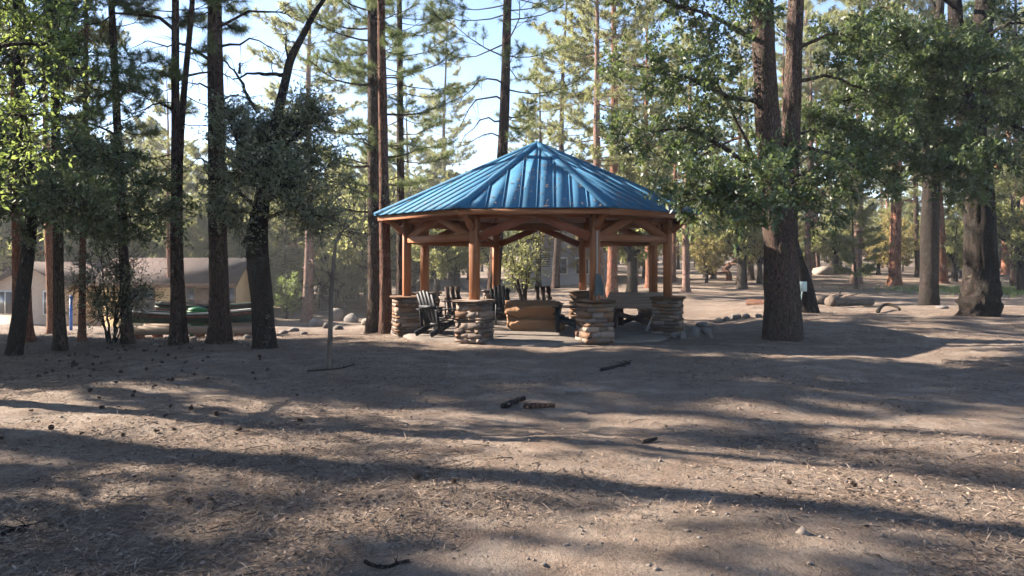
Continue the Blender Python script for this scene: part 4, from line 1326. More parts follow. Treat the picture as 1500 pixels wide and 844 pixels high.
# the wood behind: pines and oaks that only their place tells apart
LAB = {
    'tall_red': 'tall red-trunked pine in the wood behind', 'tall_dark': 'tall dark-trunked pine in the wood behind',
    'tall_pale': 'tall pale-trunked pine in the wood behind', 'mid': 'half-grown pine with branches low down in the wood behind',
    'young': 'young pine bushy to the ground in the wood behind', 'oak': 'green round-crowned oak in the wood behind',
    'pale_oak': 'grey-green oak under the far pines', 'yellow': 'yellowing oak under the far pines'}
GAPS = [(150, 255), (385, 545), (622, 728)]
count = 0; tries = 0; placed = []
while count < 225 and tries < 5000:
    tries += 1
    px = rng.uniform(-250, 1750); y = 32 + 95 * rng.random() ** 0.8
    x = (px - 750) / F * y
    if 20 < px < 400 and y < 56: continue
    if 400 <= px < 640 and y < 48: continue
    if 765 < px < 930 and y < 62: continue
    if 930 < px < 1500 and y < 40: continue
    if px <= 20 and y < 40: continue
    nn = .961 * y + .276 * x
    if 14 < nn < 46 and x < 8 and (px < 20 or rng.random() < .9): continue
    if any((x - a) ** 2 + (y - b_) ** 2 < 7.5 for a, b_ in placed): continue
    gap = any(a < px < b_ for a, b_ in GAPS)
    if gap:
        kind = rng.choice(['mid', 'young', 'pale_oak', 'yellow', 'young', 'oak'])
        s = rng.uniform(.75, 1.0) if kind == 'mid' else rng.uniform(.8, 1.25)
    else:
        kind = rng.choice(['tall_red', 'tall_dark', 'tall_pale', 'tall_dark', 'mid', 'mid', 'young', 'oak', 'oak', 'pale_oak', 'yellow', 'pale_oak', 'mid'])
        s = rng.uniform(.75, 1.1) if kind.startswith('tall') else rng.uniform(.8, 1.3)
        if px < 640 and kind.startswith('tall'): s *= .85
    placed.append((x, y)); count += 1
    pine = kind in ('tall_red', 'tall_dark', 'tall_pale', 'mid', 'young')
    plant(kind, LAB[kind], 'pine tree' if pine else 'oak tree', x, y, s, rng, ('pines' if pine else 'oaks') + ' of the wood behind the clearing', 'pine_tree' if pine else 'oak_tree')

# lower growth closing the view on the left, up to where the sky begins
count = 0
while count < 85:
    px = rng.uniform(-120, 650); y = 50 + 38 * rng.random(); x = (px - 750) / F * y
    if any((x - a) ** 2 + (y - b_) ** 2 < 6 for a, b_ in placed): continue
    kind = rng.choice(['mid', 'oak', 'pale_oak', 'young', 'mid', 'pale_oak', 'mid'])
    top = (HOR - rng.uniform(175, 270)) / F * y + EYE - tz(x, y)
    s = min(1.9, max(.75, top / protos[kind]['H']))
    placed.append((x, y)); count += 1
    pine = kind in ('mid', 'young')
    plant(kind, LAB[kind], 'pine tree' if pine else 'oak tree', x, y, s, rng, ('pines' if pine else 'oaks') + ' of the wood behind the clearing', 'pine_tree' if pine else 'oak_tree')

count = 0
while count < 22:
    px = rng.uniform(900, 1530); y = 46 + 34 * rng.random(); x = (px - 750) / F * y
    if any((x - a) ** 2 + (y - b_) ** 2 < 4 for a, b_ in placed): continue
    kind = rng.choice(['oak', 'pale_oak', 'young', 'lime2']); kind = 'yellow' if kind == 'lime2' else kind
    placed.append((x, y)); count += 1
    pine = kind == 'young'
    plant(kind, LAB[kind], 'pine tree' if pine else 'oak tree', x, y, rng.uniform(.55, .95), rng, ('pines' if pine else 'oaks') + ' of the wood behind the clearing', 'pine_tree' if pine else 'oak_tree')

# a tall sunny pine behind the roof, right of its peak
for px, yy, s, kind, lab in [(878, 34, .98, 'tall_pale', 'broad sunlit pine behind the right slope of the blue roof'),
                             (815, 46, 1.0, 'tall_dark', 'tall pine behind the grey building'),
                             (950, 44, 1.0, 'tall_red', 'tall red pine behind the crooked oak'),
                             (664, 52, .72, 'mid', 'half-grown sunny pine left of the roof peak, against the sky')]:
    x, y = polar(px, yy)
    plant(kind, lab, 'pine tree', x, y, s, rng)

# trees left of the clearing that throw the long shadows
SH = [(-12.5, 9.75, 'bare', 1.0), (-15.5, 10.2, 'bare', 1.0), (-17.0, 14.3, 'bare', .95), (-17.5, 8.5, 'tall_dark', .9), (-20.0, 8.0, 'tall_red', .95), (-10.5, 5.0, 'oak', 1.1), (-15.0, 5.0, 'oak', 1.3),
      (-15.8, 14.6, 'oak', 1.45), (-23.0, 17.8, 'tall_dark', .85), (-25.0, 19.2, 'tall_dark', .95), (-22.5, 20.0, 'tall_dark', .95), (-18.5, 17.8, 'oak', 1.4), (-27.0, 20.6, 'tall_red', 1.0), (-20.0, 16.2, 'mid', 1.25), (-15.5, 17.6, 'mid', 1.2)]
for x, y, kind, s in SH:
    pine = kind != 'oak'
    plant(kind, ('tall pine' if pine else 'round oak') + ' beside the clearing, throwing its long shadow across the dirt', 'pine tree' if pine else 'oak tree', x, y, s, rng, 'trees beside the clearing', 'pine_tree' if pine else 'oak_tree')

# ------------------------------------------------------------------ buildings
M['tan_wall'] = mat_plain('tan_siding', (0.50, 0.36, 0.19), 0.85, .08, .2, 0, 2.0, (1, 1, 6), .004)
M['pink_wall'] = mat_plain('pale_stucco', (0.46, 0.36, 0.28), 0.9, .07)
M['grey_wall'] = mat_plain('grey_siding', (0.26, 0.25, 0.26), 0.85, .08, .2, 0, 2.0, (1, 1, 8), .006)
M['shingle'] = mat_plain('brown_shingle', (0.050, 0.034, 0.030), 0.95, .25, .15, 0, 9, (1, 1, 3), .01)
M['glass'] = mat_plain('window_glass', (0.045, 0.05, 0.055), 0.12, .1, .6)
M['trim'] = mat_plain('pale_trim', (0.62, 0.60, 0.55), 0.7, .06)
M['brown_trim'] = mat_plain('brown_trim', (0.13, 0.07, 0.04), 0.8, .15)
M['rust'] = mat_plain('red_brown_stain', (0.23, 0.075, 0.035), 0.8, .2)
M['blue'] = mat_plain('blue_paint', (0.05, 0.17, 0.55), 0.5, .1)
M['boat_green'] = mat_plain('boat_green', (0.030, 0.056, 0.042), 0.6, .2)
M['boat_red'] = mat_plain('boat_red', (0.125, 0.042, 0.034), 0.6, .2)
M['boat_white'] = mat_plain('boat_white', (0.36, 0.33, 0.30), 0.6, .12)
M['bin_green'] = mat_plain('bin_green', (0.02, 0.13, 0.035), 0.5, .15)
M['dark_metal'] = mat_plain('dark_metal', (0.05, 0.045, 0.045), 0.6, .2)

def gable_house(name, label, px, Y, width, depth, eave, ridge, rotz, wall, roofm, z=None, over=.45, windows=(), doors=(), side_ridge=True):
    """ridge along local x; the long wall faces -y"""
    x, y = polar(px, Y)
    z = tz(x, y) if z is None else z
    t = thing(name, label, 'building', (x, y, z), rotz)
    w, d = width / 2, depth / 2
    V = [(-w, -d, -1), (w, -d, -1), (w, d, -1), (-w, d, -1), (-w, -d, eave), (w, -d, eave), (w, d, eave), (-w, d, eave), (-w, 0, ridge), (w, 0, ridge)]
    obj('wall', MB().add(V, [(0, 1, 5, 4), (1, 2, 6, 5), (2, 3, 7, 6), (3, 0, 4, 7)], [(5, 6, 9), (7, 4, 8)]).mesh('wall', wall), t)
    sl = (ridge - eave) / d
    mb = MB()
    for s in (-1, 1):
        e = d + over; ze = ridge - sl * e
        a = [(-w - over, s * e, ze), (w + over, s * e, ze), (w + over, 0, ridge), (-w - over, 0, ridge)]
        V = [(p[0], p[1], p[2] + .03) for p in a] + [(p[0], p[1], p[2] + .19) for p in a]
        mb.add(V, [(0, 1, 2, 3), (4, 7, 6, 5), (0, 4, 5, 1), (1, 5, 6, 2), (2, 6, 7, 3), (3, 7, 4, 0)])
    rf = obj('roof', mb.mesh('roof', roofm), t)
    for s in (-1, 1):
        e = d + over; ze = ridge - sl * e
        timber('fascia', (-w - over, s * (e + .02), ze + .09), (w + over, s * (e + .02), ze + .09), .04, .2, M['brown_trim'], rf)
    def opening(face, u, zc, ww, hh, frame, kind='window'):
        if face == 'front': P = Vector((u, -d, zc)); ax = Vector((1, 0, 0)); n = Vector((0, -1, 0))
        else: P = Vector((w, u, zc)) if face == 'right' else Vector((-w, u, zc)); ax = Vector((0, 1, 0)); n = Vector((1 if face == 'right' else -1, 0, 0))
        fr = obj(kind, MB().mesh_box(P + n * .03, ax, n, ww + .16, .06, hh + .16).mesh(kind, frame), t)
        obj('pane', MB().mesh_box(P + n * .055, ax, n, ww, .03, hh).mesh('pane', M['glass'] if kind == 'window' else M['brown_trim']), fr)
        if kind == 'window':
            obj('glazing_bar', MB().mesh_box(P + n * .08, ax, n, .05, .03, hh).mesh('glazing_bar', frame), fr)
    for wdw in windows: opening(*wdw)
    for dr in doors: opening(*dr, kind='door')
    return t
def mesh_box(self, P, ax, n, w, dp, h):
    A = Matrix((ax, -n, Vector((0, 0, 1)))).transposed().to_4x4(); A.translation = P
    return self.box((w, dp, h), A)
MB.mesh_box = mesh_box

gable_house('cabin', 'long tan cabin with brown shingle roof beyond the rowboats', 268, 43, 6.4, 6.0, 2.3, 3.5, R(8), M['tan_wall'], M['shingle'],
            windows=[('front', -1.2, 1.5, 1.1, 1.3, M['brown_trim']), ('front', 1.0, 1.5, .8, 1.1, M['brown_trim']), ('front', 3.0, 1.5, .9, 1.1, M['brown_trim'])], doors=[('front', 2.0, 1.0, .9, 2.0, M['brown_trim'])])
gable_house('cabin', 'pale stucco house with low gable and lean-to, behind the slim pine', 98, 45, 6.0, 4.4, 2.2, 3.3, R(84), M['pink_wall'], M['shingle'],
            windows=[('left', 1.4, 1.2, 1.0, 1.2, M['trim']), ('left', -1.4, 1.2, 1.0, 1.2, M['trim'])])
gb = gable_house('cabin', 'grey gabled building with louvred vent framed by the gazebo posts', 838, 54, 7.0, 6.2, 2.5, 4.0, R(82), M['grey_wall'], M['shingle'],
            windows=[('left', .6, 1.1, .9, 1.0, M['trim']), ('left', -.9, 1.1, .8, 1.0, M['trim'])])
fr = obj('louvre_vent', MB().box((.06, 1.5, .95), center=(-3.53, 2.0, 1.55)).mesh('louvre_vent', M['dark_metal']), gb)
for k in range(6):
    o = obj('louvre_slat', MB().box((.12, 1.5, .03)).mesh('louvre_slat', M['grey_metal']), fr, (-3.58, 2.0, 1.16 + .15 * k)); o.rotation_euler = (0, R(-35), 0)

def shelter():
    x, y, z = G(521, 426)
    t = thing('picnic_shelter', 'small open red-brown timber shelter up the slope behind the yellowing oak', 'shelter', (x, y, z), R(15))
    for sx in (-1, 1):
        for sy in (-1, 1):
            timber('post', (sx * 1.5, sy * 1.2, -.3), (sx * 1.5, sy * 1.2, 1.9), .16, .16, M['rust'], t)
        timber('roof_slope', (-2.0, sx * .85, 2.22), (2.0, sx * .85, 2.22), 1.9, .10, M['rust'], t, (0, sx * .45, 1))
    for sy in (-1, 1):
        timber('beam', (-1.8, sy * 1.2, 1.85), (1.8, sy * 1.2, 1.85), .14, .22, M['rust'], t)
shelter()
def bin_box():
    x, y, z = G(478, 456)
    t = thing('trash_bin', 'dark square trash bin on the slope below the red-brown shelter', 'trash bin', (x, y, z), R(20))
    obj('body', MB().box((.8, .7, 1.05), center=(0, 0, .55), bev=.04).mesh('body', M['dark_metal']), t)
    obj('lid', MB().box((.86, .76, .12), center=(0, 0, 1.14), bev=.04).mesh('lid', M['boat_green']), t)
    obj('base', MB().box((.7, .6, .1), center=(0, 0, .0)).mesh('base', M['grey_metal']), t)
bin_box()

# blue post by the pale house
x, y, z = G(104, 484)
t = thing('blue_post', 'bright blue metal post in front of the pale stucco house', 'post', (x, y, z))
obj('shaft', MB().tube([(0, 0, -.2), (0, 0, 1.15)], .05, 10).mesh('shaft', M['blue'], True), t)
obj('cap', MB().tube([(0, 0, 1.15), (0, 0, 1.2), (0, 0, 1.22)], [.06, .055, .02], 10).mesh('cap', M['blue'], True), t)

# rowboats on a log rack
def rowboat(label, x, y, z, L, wid, hgt, rot, hull, stripe, bow):
    t = thing('rowboat', label, 'rowboat', (x, y, z), rot, 'rowboats stacked on the log rack')
    n = 16; m = 9; V = []; 
    def shape(u):
        s = math.sin(math.pi * min(1, max(0, u * .93 + .05))) ** .55
        return wid / 2 * max(.05, s * (1 - .25 * max(0, u - .6))), .16 * (abs(u - .45) * 2) ** 2 * hgt * 2
    def shell(inset, z0, z1, du0=0.0, du1=1.0):
        V = []; q = []
        for i in range(n + 1):
            u = du0 + (du1 - du0) * i / n; w, rise = shape(u)
            for j in range(m):
                a = math.pi * j / (m - 1)
                v = math.sin(a) ** .7
                zz = hgt - hgt * v
                yy = -math.cos(a) * (w - inset) * (1 if v < .99 else 1)
                zf = zz / hgt
                V.append(((u - .5) * L, yy * (.75 + .25 * zf) , rise * (.4 + .6 * zf) + zz + inset))
        q = [(i * m + j, i * m + j + 1, (i + 1) * m + j + 1, (i + 1) * m + j) for i in range(n) for j in range(m - 1)]
        return V, q
    V, q = shell(0, 0, 1); V2, q2 = shell(.025, 0, 1)
    mb = MB().add(V, q).add(V2, [f[::-1] for f in q2])
    obj('hull', mb.mesh('hull', hull, True), t)
    for s in (-1, 1):
        P = []; Q = []
        for i in range(n + 1):
            u = i / n; w, rise = shape(u); P.append(((u - .5) * L, s * (w + .005), rise + hgt + .01)); Q.append(((u - .5) * L, s * (w * .985 + .012), rise * .92 + hgt * .74))
        obj('gunwale', MB().tube(P, .028, 6).mesh('gunwale', bow, True), t)
        obj('stripe', MB().tube(Q, .03, 6).mesh('stripe', stripe, True), t)
    for f in (.28, .52, .76):
        w, rise = shape(f)
        obj('thwart', MB().box((.2, 2 * w - .06, .03), center=((f - .5) * L, 0, rise + hgt * .72)).mesh('thwart', M['grey_wood']), t)
    return t
rx, ry, rz = G(292, 494)
rot = R(4)
def along(u, v=0.0): return (rx + math.cos(rot) * u - math.sin(rot) * v, ry + math.sin(rot) * u + math.cos(rot) * v)
def log_rack():
    t = thing('log_rack', 'low rack of peeled logs on stumps under the rowboats', 'log rack', (rx, ry, rz), rot)
    for v in (-.66, .42):
        obj('log', MB().tube([(-1.45, v, .22), (0, v, .23), (1.5, v, .22)], [.11, .105, .10], 12).mesh('log', M['grey_wood'], True), t)
    for u in (-1.15, .2, 1.15):
        for v in (-.66, .42):
            obj('stump', MB().tube([(u, v, -.15), (u, v, .13)], [.13, .12], 12).mesh('stump', M['rust'], True), t)
log_rack()
c = along(-0.05, -.22); rowboat('dark green rowboat with white bow on the near log of the rack', c[0], c[1], rz + .34, 2.9, .7, .25, rot, M['boat_green'], M['boat_red'], M['boat_white'])
c = along(0.2, .6); rowboat('dull red rowboat with green rim behind the green and white one', c[0], c[1], rz + .46, 2.8, .75, .27, rot + R(3), M['boat_red'], M['boat_green'], M['boat_green'])
c = along(-.1, 1.5); rowboat('maroon rowboat with pale rim farthest back near the crooked dark oak', c[0], c[1], rz + .36, 2.6, .75, .27, rot - R(4), M['boat_red'], M['boat_red'], M['boat_white'])
x, y, z = G(301, 493)
t = thing('green_bin', 'bright green plastic bin standing before the rowboats', 'bin', (x, y - .5, tz(x, y - .5)))
obj('body', MB().tube([(0, 0, -.05), (0, 0, .1), (0, 0, .62)], [.17, .18, .22], 14).mesh('body', M['bin_green'], True), t)
obj('rim', MB().tube([(0, 0, .60), (0, 0, .66)], [.24, .24], 14).mesh('rim', M['bin_green'], True), t)
obj('lid', MB().tube([(0, 0, .66), (0, 0, .72), (0, 0, .75)], [.23, .19, .05], 14).mesh('lid', M['bin_green'], True), t)

# small sign on a leaning stake by the stump
x, y, z = G(1167, 459)
y -= .8; x = (1167 - 750) / F * y; z = tz(x, y)
t = thing('trail_sign', 'small pale square sign on a thin leaning stake by the splintered stump', 'sign', (x, y, z), R(-6))
tx = (1175 - 1167) / F * y
obj('stake', MB().tube([(0, 0, -.2), (tx, 0, .72)], .018, 7).mesh('stake', M['pale_paint'], True), t)
pn = obj('panel', MB().box((.22, .02, .27), center=(tx, -.03, .83), bev=.006).mesh('panel', M['pale_paint']), t)
obj('screw', MB().tube([(tx, -.05, .90), (tx, -.035, .90)], .012, 8).mesh('screw', M['grey_metal']), pn)

# wooden crate far off among the trees
x, y, z = G(1379, 398)
t = thing('wooden_crate', 'reddish wooden box among the far trees behind the grey oak', 'crate', (x, y, z), R(12))
for k in range(5):
    timber('board', (-.6, -.5, .14 + .24 * k), (.6, -.5, .14 + .24 * k), .04, .22, M['cedar'], t)
    timber('board', (-.6, .5, .14 + .24 * k), (.6, .5, .14 + .24 * k), .04, .22, M['cedar'], t)
    for s in (-1, 1): timber('board', (s * .58, -.47, .14 + .24 * k), (s * .58, .47, .14 + .24 * k), .04, .22, M['cedar'], t)

# ------------------------------------------------------------------ rocks, logs and litter
ROCKS = [boulder_mesh(s, (1, 1, 1), M['rock'], .18, 2) for s in range(100, 106)]
def rock(px, py, w, h, label, rng, group=None, dep=None, name='rock', sink=.25, mesh=None, yoff=0.0):
    x, y, z = G(px, py)
    y += yoff
    sw = w / F * y; sh = h / F * y
    o = obj(name, mesh or ROCKS[rng.randrange(6)], None, (x, y, z + sh * (.5 - sink)), rng.uniform(0, 6.28))
    o.scale = (sw * 1.12, (dep or sw * .9), sh * 1.3)
    return tag(o, label, 'rock', group)
rr = random.Random(9)
for px, py, w, h in [(988, 496, 14, 12), (1000, 497, 12, 15), (1015, 494, 24, 20), (1034, 490, 16, 15), (1047, 484, 16, 12), (1030, 479, 20, 11), (1052, 473, 13, 9), (1064, 470, 13, 8), (1077, 467, 17, 9), (1092, 466, 16, 9), (1040, 495, 9, 8), (1112, 465, 10, 7)]:
    rock(px, py, w, h, 'grey rock in the row edging the dirt from the right pillar toward the great oak', rr, 'rocks edging the gazebo ground')
for px, py, w, h, lab in [(494, 470, 22, 26, 'pointed grey granite rock, tallest of the left slope group'), (515, 472, 24, 15, 'rounded tan rock beside the pointed granite rock'),
                     (462, 478, 24, 14, 'low grey rock left of the pointed granite rock')]:
    rock(px, py, w, h, lab, rr)
for px, py, w, h in [(478, 481, 14, 10), (497, 483, 18, 9), (536, 476, 18, 12), (546, 482, 12, 9), (430, 486, 20, 8), (415, 489, 16, 7), (445, 490, 13, 6), (362, 497, 14, 9), (352, 503, 9, 5), (283, 499, 12, 7), (228, 508, 10, 7)]:
    rock(px, py, w, h, 'small rock lying along the crest of the lit slope by the oak and pines', rr, 'small rocks along the crest')
for px, py, w, h, lab in [(1205, 402, 34, 16, 'long pale granite boulder leaning beside the thick pale pine'), (1228, 401, 26, 15, 'broad granite boulder at the middle of the far outcrop'), (1246, 398, 20, 12, 'smaller granite boulder at the end of the far outcrop')]:
    rock(px, py, w, h, lab, rr)
rock(1380, 452, 20, 6, 'flat pale rock at the foot of the grey leaning oak', rr)
rock(890, 651, 13, 9, 'round pale stone lying in the dappled dirt', rr, sink=.3)
for px, py, w in [(650, 563, 26), (838, 574, 24), (865, 546, 16), (310, 531, 12)]:
    rock(px, py, w, 5, 'flat stone sunk in the shaded dirt before the gazebo', rr, 'flat stones in the dirt', sink=.45)

def log_thing(name, label, pts, r, mat, catname='log', k=10, twigs=0, seed=0, group=None, lift=None):
    g = random.Random(seed)
    P = []
    for p in pts:
        x, y, z = G(*p[:2]); P.append(np.array([x, y, z + (p[2] if len(p) > 2 else 0) + (lift if lift is not None else r * .85)]))
    base = P[0].copy(); P = np.array(P) - base
    n = 8; u = np.linspace(0, 1, n); idx = np.linspace(0, 1, len(P))
    Q = np.stack([np.interp(u, idx, P[:, c]) for c in range(3)], -1)
    Q[1:-1] += np.random.default_rng(seed).normal(0, r * .3, (n - 2, 3)) * np.array([1, 1, .3])
    mb = MB(); V, q, t = bark_trunk(Q, r * (1.08 - .25 * u), k, .10, 4, seed, 3)
    mb.add(V, q, t)
    for i in range(twigs):
        a = Q[g.randrange(2, n)]; d = Vector((g.uniform(-1, 1), g.uniform(-1, 1), g.uniform(.0, .5))).normalized() * g.uniform(3, 9) * r
        mb.tube([a, a + np.array(d) * .5, a + np.array(d) + np.array([0, 0, -r])], [r * .4, r * .3, r * .12], 5)
    o = obj(name, mb.mesh(name, mat, True), None, tuple(base))
    return tag(o, label, catname, group)
log_thing('log', 'sawn log with a pale reddish cut end in the sun left of the great oak', [(1098, 447), (1140, 450)], .13, M['brown_bark'], seed=1)
log_thing('log', 'long grey fallen log lying in the sunlit strip beyond the shade', [(1216, 449), (1276, 448)], .16, M['dead_wood'], seed=2)
log_thing('log', 'knobbly grey log with branch stubs at the end of the long fallen log', [(1196, 446), (1232, 447)], .17, M['dead_wood'], twigs=8, seed=3)
log_thing('branch', 'bent dead branch arched over the shade edge below the far logs', [(1286, 459), (1293, 455, .14), (1306, 455, .14), (1318, 456)], .05, M['oak_bark'], 'branch', seed=4)
log_thing('branch', 'dark bark-covered stick angled up in the dirt, left of its pair', [(738, 600), (752, 593), (768, 588)], .035, M['oak_bark'], 'stick', seed=5)
log_thing('branch', 'dark brown stick lying flat, right of its pair', [(769, 599), (790, 598), (812, 598)], .028, M['brown_bark'], 'stick', seed=6)
log_thing('branch', 'ragged dark fallen branch in the shaded dirt toward the great oak', [(881, 545), (900, 540), (922, 534)], .026, M['oak_bark'], 'branch', twigs=9, seed=7)
log_thing('branch', 'curled dark twig half buried in the shaded dirt of the foreground', [(535, 826), (552, 832), (565, 838), (582, 830), (600, 824)], .010, M['oak_bark'], 'twig', twigs=5, seed=8)
log_thing('branch', 'thin dark twig in the litter under the bright green oak sprays', [(2, 787), (22, 780), (46, 774)], .014, M['oak_bark'], 'twig', twigs=6, seed=9)
log_thing('branch', 'short dark stick in the sunlit dirt below the round pale stone', [(942, 650), (962, 645)], .016, M['oak_bark'], 'stick', seed=10)
log_thing('branch', 'thin twig fallen beside the lone sapling', [(450, 545), (500, 541), (520, 535)], .012, M['oak_bark'], 'twig', twigs=4, seed=12)
log_thing('branch', 'small forked twig in the middle of the lit foreground dirt', [(306, 733), (318, 740), (312, 746)], .008, M['oak_bark'], 'twig', twigs=4, seed=13)
log_thing('stump', 'bent red-brown broken stump beside the light-barked pine', [(1068, 412), (1068, 412, .5), (1062, 412, .95), (1070, 412, 1.25)], .20, M['brown_bark'], 'tree stump', twigs=5, seed=11, lift=-.1)

# pine cones: shared mesh, one object each
def cone_mesh():
    mb = MB(); g = np.random.default_rng(4)
    n = 46
    for i in range(n):
        t = (i + .5) / n; a = i * 2.39996
        z = .045 * (t * 2 - 1) * 1.0; r = .030 * math.sin(math.pi * (.12 + .83 * t)) ** .7
        c = np.array([math.cos(a) * r, math.sin(a) * r, z]); o = np.array([math.cos(a), math.sin(a), .35 + .5 * t]); o /= np.linalg.norm(o)
        s = np.cross(o, [0, 0, 1.0]); s /= np.linalg.norm(s); up = np.cross(s, o); w = .011; l = .014
        mb.add([c * .35 - s * w * .4, c * .35 + s * w * .4, c + o * l + s * w * .6, c + o * l - s * w * .6, c + up * .004 + o * l * .6], [(0, 1, 2, 3)], [(0, 4, 1), (1, 4, 2), (2, 4, 3), (3, 4, 0)])
    mb.tube([(0, 0, -.04), (0, 0, 0), (0, 0, .042)], [.008, .020, .008], 6)
    return mb.mesh('pine_cone', M['cone'])
M['cone'] = mat_plain('pine_cone_brown', (0.045, 0.026, 0.018), 0.9, .35)
CONE = cone_mesh()
gc = random.Random(31)
spots = [(197, 577), (228, 568), (278, 738), (612, 703), (665, 711), (255, 633), (243, 612), (435, 582), (351, 633), (440, 619), (170, 563), (132, 575), (145, 586), (45, 606), (2, 646), (120, 640), (1250, 716), (1156, 714), (250, 598), (280, 602), (318, 611), (75, 630), (230, 636), (305, 558), (180, 642)]
while len(spots) < 95:
    u = gc.random()
    px = gc.triangular(20, 420, 190); py = 508 + abs(gc.gauss(0, 26))
    if px > 300: py += gc.uniform(0, 12)
    spots.append((px, py))
for px, py in spots:
    x, y, z = G(px, py)
    o = obj('pine_cone', CONE, None, (x, y, z + .026)); s = gc.uniform(.38, .72)
    o.scale = (s, s, s); o.rotation_euler = (R(90) + gc.uniform(-.5, .5), gc.uniform(-.4, .4), gc.uniform(0, 6.28))
    tag(o, 'dark fallen pine cone lying on the dirt', 'pine cone', 'pine cones scattered over the dirt')

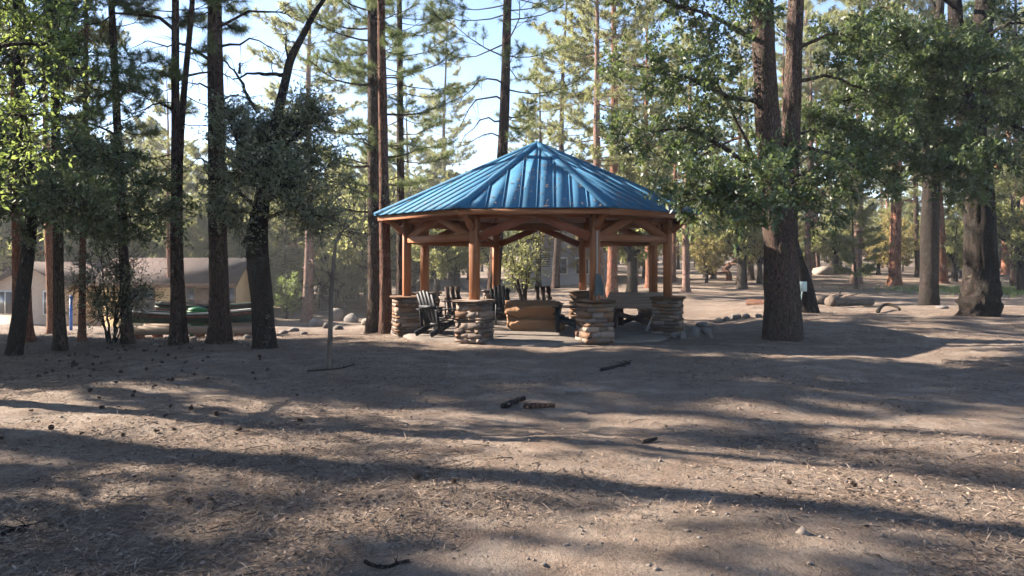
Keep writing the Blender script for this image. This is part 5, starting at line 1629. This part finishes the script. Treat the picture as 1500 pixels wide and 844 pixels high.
# litter nobody could count: needles, leaves, chips and gravel
M['litter'] = None
def litter_material():
    t = NT('leaf_and_needle_litter')
    g = t.n('NewGeometry').outputs['Random Per Island']
    c = t.ramp(g, [(0, (.05, .036, .027)), (.25, (.110, .074, .053)), (.5, (.175, .125, .092)), (.74, (.235, .180, .138)), (.95, (.30, .24, .185)), (.97, (.07, .06, .05))], 'CONSTANT')
    return t.finish(c, .9, None, .2)
M['litter'] = litter_material()
def litter():
    g = np.random.default_rng(8)
    # sampled so that the density per square metre falls gently with distance
    n = 250000
    y = 3.2 + 22 * g.uniform(0, 1, n) ** 1.4
    x = g.uniform(-.82, .82, n) * y
    clump = vnoise(np.stack([x * 1.1, y * 1.1, 0 * x], -1), 2) + .6 * vnoise(np.stack([x * 3.1, y * 3.1, 0 * x], -1), 5)
    left = np.clip((-x - .5) / 4, -.3, .8)
    keep = g.uniform(-.75, 1.0, n) < clump * 1.15 + left * .75
    keep &= np.hypot(x - PAV[0], y - PAV[1]) > 3.7
    x, y = x[keep], y[keep]
    for o_ in [q for q in bpy.data.objects if q.type == 'EMPTY' and q.get('category') in ('pine tree', 'oak tree', 'tree stump') and 2 < q.location.y < 27 and abs(q.location.x) < 17]:
        m_ = 420; rr_ = .18 + np.abs(g.normal(0, .42, m_)); aa_ = g.uniform(0, 6.28, m_)
        x = np.concatenate([x, o_.location.x + rr_ * np.cos(aa_)]); y = np.concatenate([y, o_.location.y + rr_ * np.sin(aa_)])
    pm_ = g.permutation(len(x)); x, y = x[pm_], y[pm_]; n = len(x)
    z = terr(x, y) + .010
    P = np.stack([x, y, z], -1)
    a = g.uniform(0, 6.28, n)
    D = np.stack([np.cos(a), np.sin(a), g.uniform(-.15, .45, n)], -1)
    k = n // 3
    s1 = np.concatenate([g.uniform(.014, .045, k), g.uniform(.05, .15, n - k)])
    N = g.normal(size=(n, 3)) * .45; N[:, 2] += 1
    D = unit(D); U = unit(np.cross(D, N)); Nn = np.cross(U, D)
    w = np.concatenate([s1[:k] * .5, np.full(n - k, .0045)])
    m = P + D * (s1 * .5)[:, None]
    V = np.stack([P, m + U * w[:, None] * .5 + Nn * (s1 * .06)[:, None], P + D * s1[:, None], m - U * w[:, None] * .5 + Nn * (s1 * .06)[:, None]], 1).reshape(-1, 3)
    o = obj('pine_litter', np_mesh('pine_litter', V, np.arange(len(V)).reshape(-1, 4), None, False, M['litter']))
    tag(o, 'dry brown needles and leaves strewn over the dirt', 'leaf litter', kind='stuff')
    # gravel: small squat octahedra
    n = 2500
    y = 3.2 + 20 * g.uniform(0, 1, n) ** 1.6; x = g.uniform(-.82, .82, n) * y
    keep = np.hypot(x - PAV[0], y - PAV[1]) > 3.7; x, y = x[keep], y[keep]; n = len(x)
    s = g.gamma(2.0, .0038, n) + .003
    P = np.stack([x, y, terr(x, y) + s * .15], -1)
    o8 = np.array([[1, 0, 0], [0, 1, 0], [-1, 0, 0], [0, -1, 0], [0, 0, .7], [0, 0, -.7]], float)
    V = P[:, None, :] + s[:, None, None] * (o8[None] * g.uniform(.6, 1.3, (n, 6, 1)) + g.normal(0, .12, (n, 6, 3)))
    f = np.array([[0, 1, 4], [1, 2, 4], [2, 3, 4], [3, 0, 4], [1, 0, 5], [2, 1, 5], [3, 2, 5], [0, 3, 5]])
    T = (f[None] + np.arange(n)[:, None, None] * 6).reshape(-1, 3)
    o = obj('gravel', np_mesh('gravel', V.reshape(-1, 3), None, T, False, M['gravel']))
    tag(o, 'small loose gravel scattered in the dirt', 'gravel', kind='stuff')
    # small dead twigs in the litter
    mb = MB(); cnt = 0
    while cnt < 700:
        y = 3.4 + 18 * g.uniform() ** 1.4; x = g.uniform(-.8, .8) * y
        if np.hypot(x - PAV[0], y - PAV[1]) < 3.9: continue
        if g.uniform(-.6, 1) > vnoise(np.array([x * 1.1, y * 1.1, 0.0]), 2) + .25 * (x < -1): continue
        l = g.uniform(.07, .34); a = g.uniform(0, 6.28); d = np.array([math.cos(a), math.sin(a), 0]) * l; e = np.array([-d[1], d[0], 0]) * g.normal(0, .18)
        p = np.array([x, y, 0.0]); P = [p, p + d * .5 + e, p + d]
        P = [np.array([q[0], q[1], tz(q[0], q[1]) + .008 + (.012 if i == 1 else 0)]) for i, q in enumerate(P)]
        mb.tube(P, [.0045, .004, .002], 4, False); cnt += 1
    o = obj('twig_litter', mb.mesh('twig_litter', M['dead_wood']))
    tag(o, 'thin dead twigs strewn among the needles', 'twigs', kind='stuff')
    # grass patch far right
    n = 5000
    gx, gy, _ = G(1475, 428)
    x = gx + g.normal(0, 3.0, n); y = gy + g.normal(0, 2.0, n)
    P = np.stack([x, y, terr(x, y)], -1)
    D = np.stack([g.normal(0, .4, n), g.normal(0, .4, n), np.ones(n)], -1)
    V, q = leaves(P, D, g, .22, .12, 0)
    o = obj('grass', np_mesh('grass', V, q, None, False, M['lime_leaf']))
    tag(o, 'patch of green grass under the red and dark pines', 'grass', kind='stuff')
litter()

# ------------------------------------------------------------------ the dusty air between the trees
def haze():
    t = NT('dusty_air')
    t.t.nodes.clear()
    out = t.t.nodes.new('ShaderNodeOutputMaterial')
    v = t.t.nodes.new('ShaderNodeVolumePrincipled')
    v.inputs['Color'].default_value = (0.95, 0.95, 0.96, 1)
    v.inputs['Density'].default_value = HAZE
    v.inputs['Anisotropy'].default_value = 0.2
    t.t.links.new(v.outputs[0], out.inputs['Volume'])
    zt = 34.0
    o = obj('haze', MB().box((620, 560, zt + 8), center=(0, 180, (zt - 8) / 2)).mesh('haze', t.m))
    tag(o, 'thin dusty air over the whole clearing', 'haze', kind='stuff')
HAZE = 0.0008
haze()
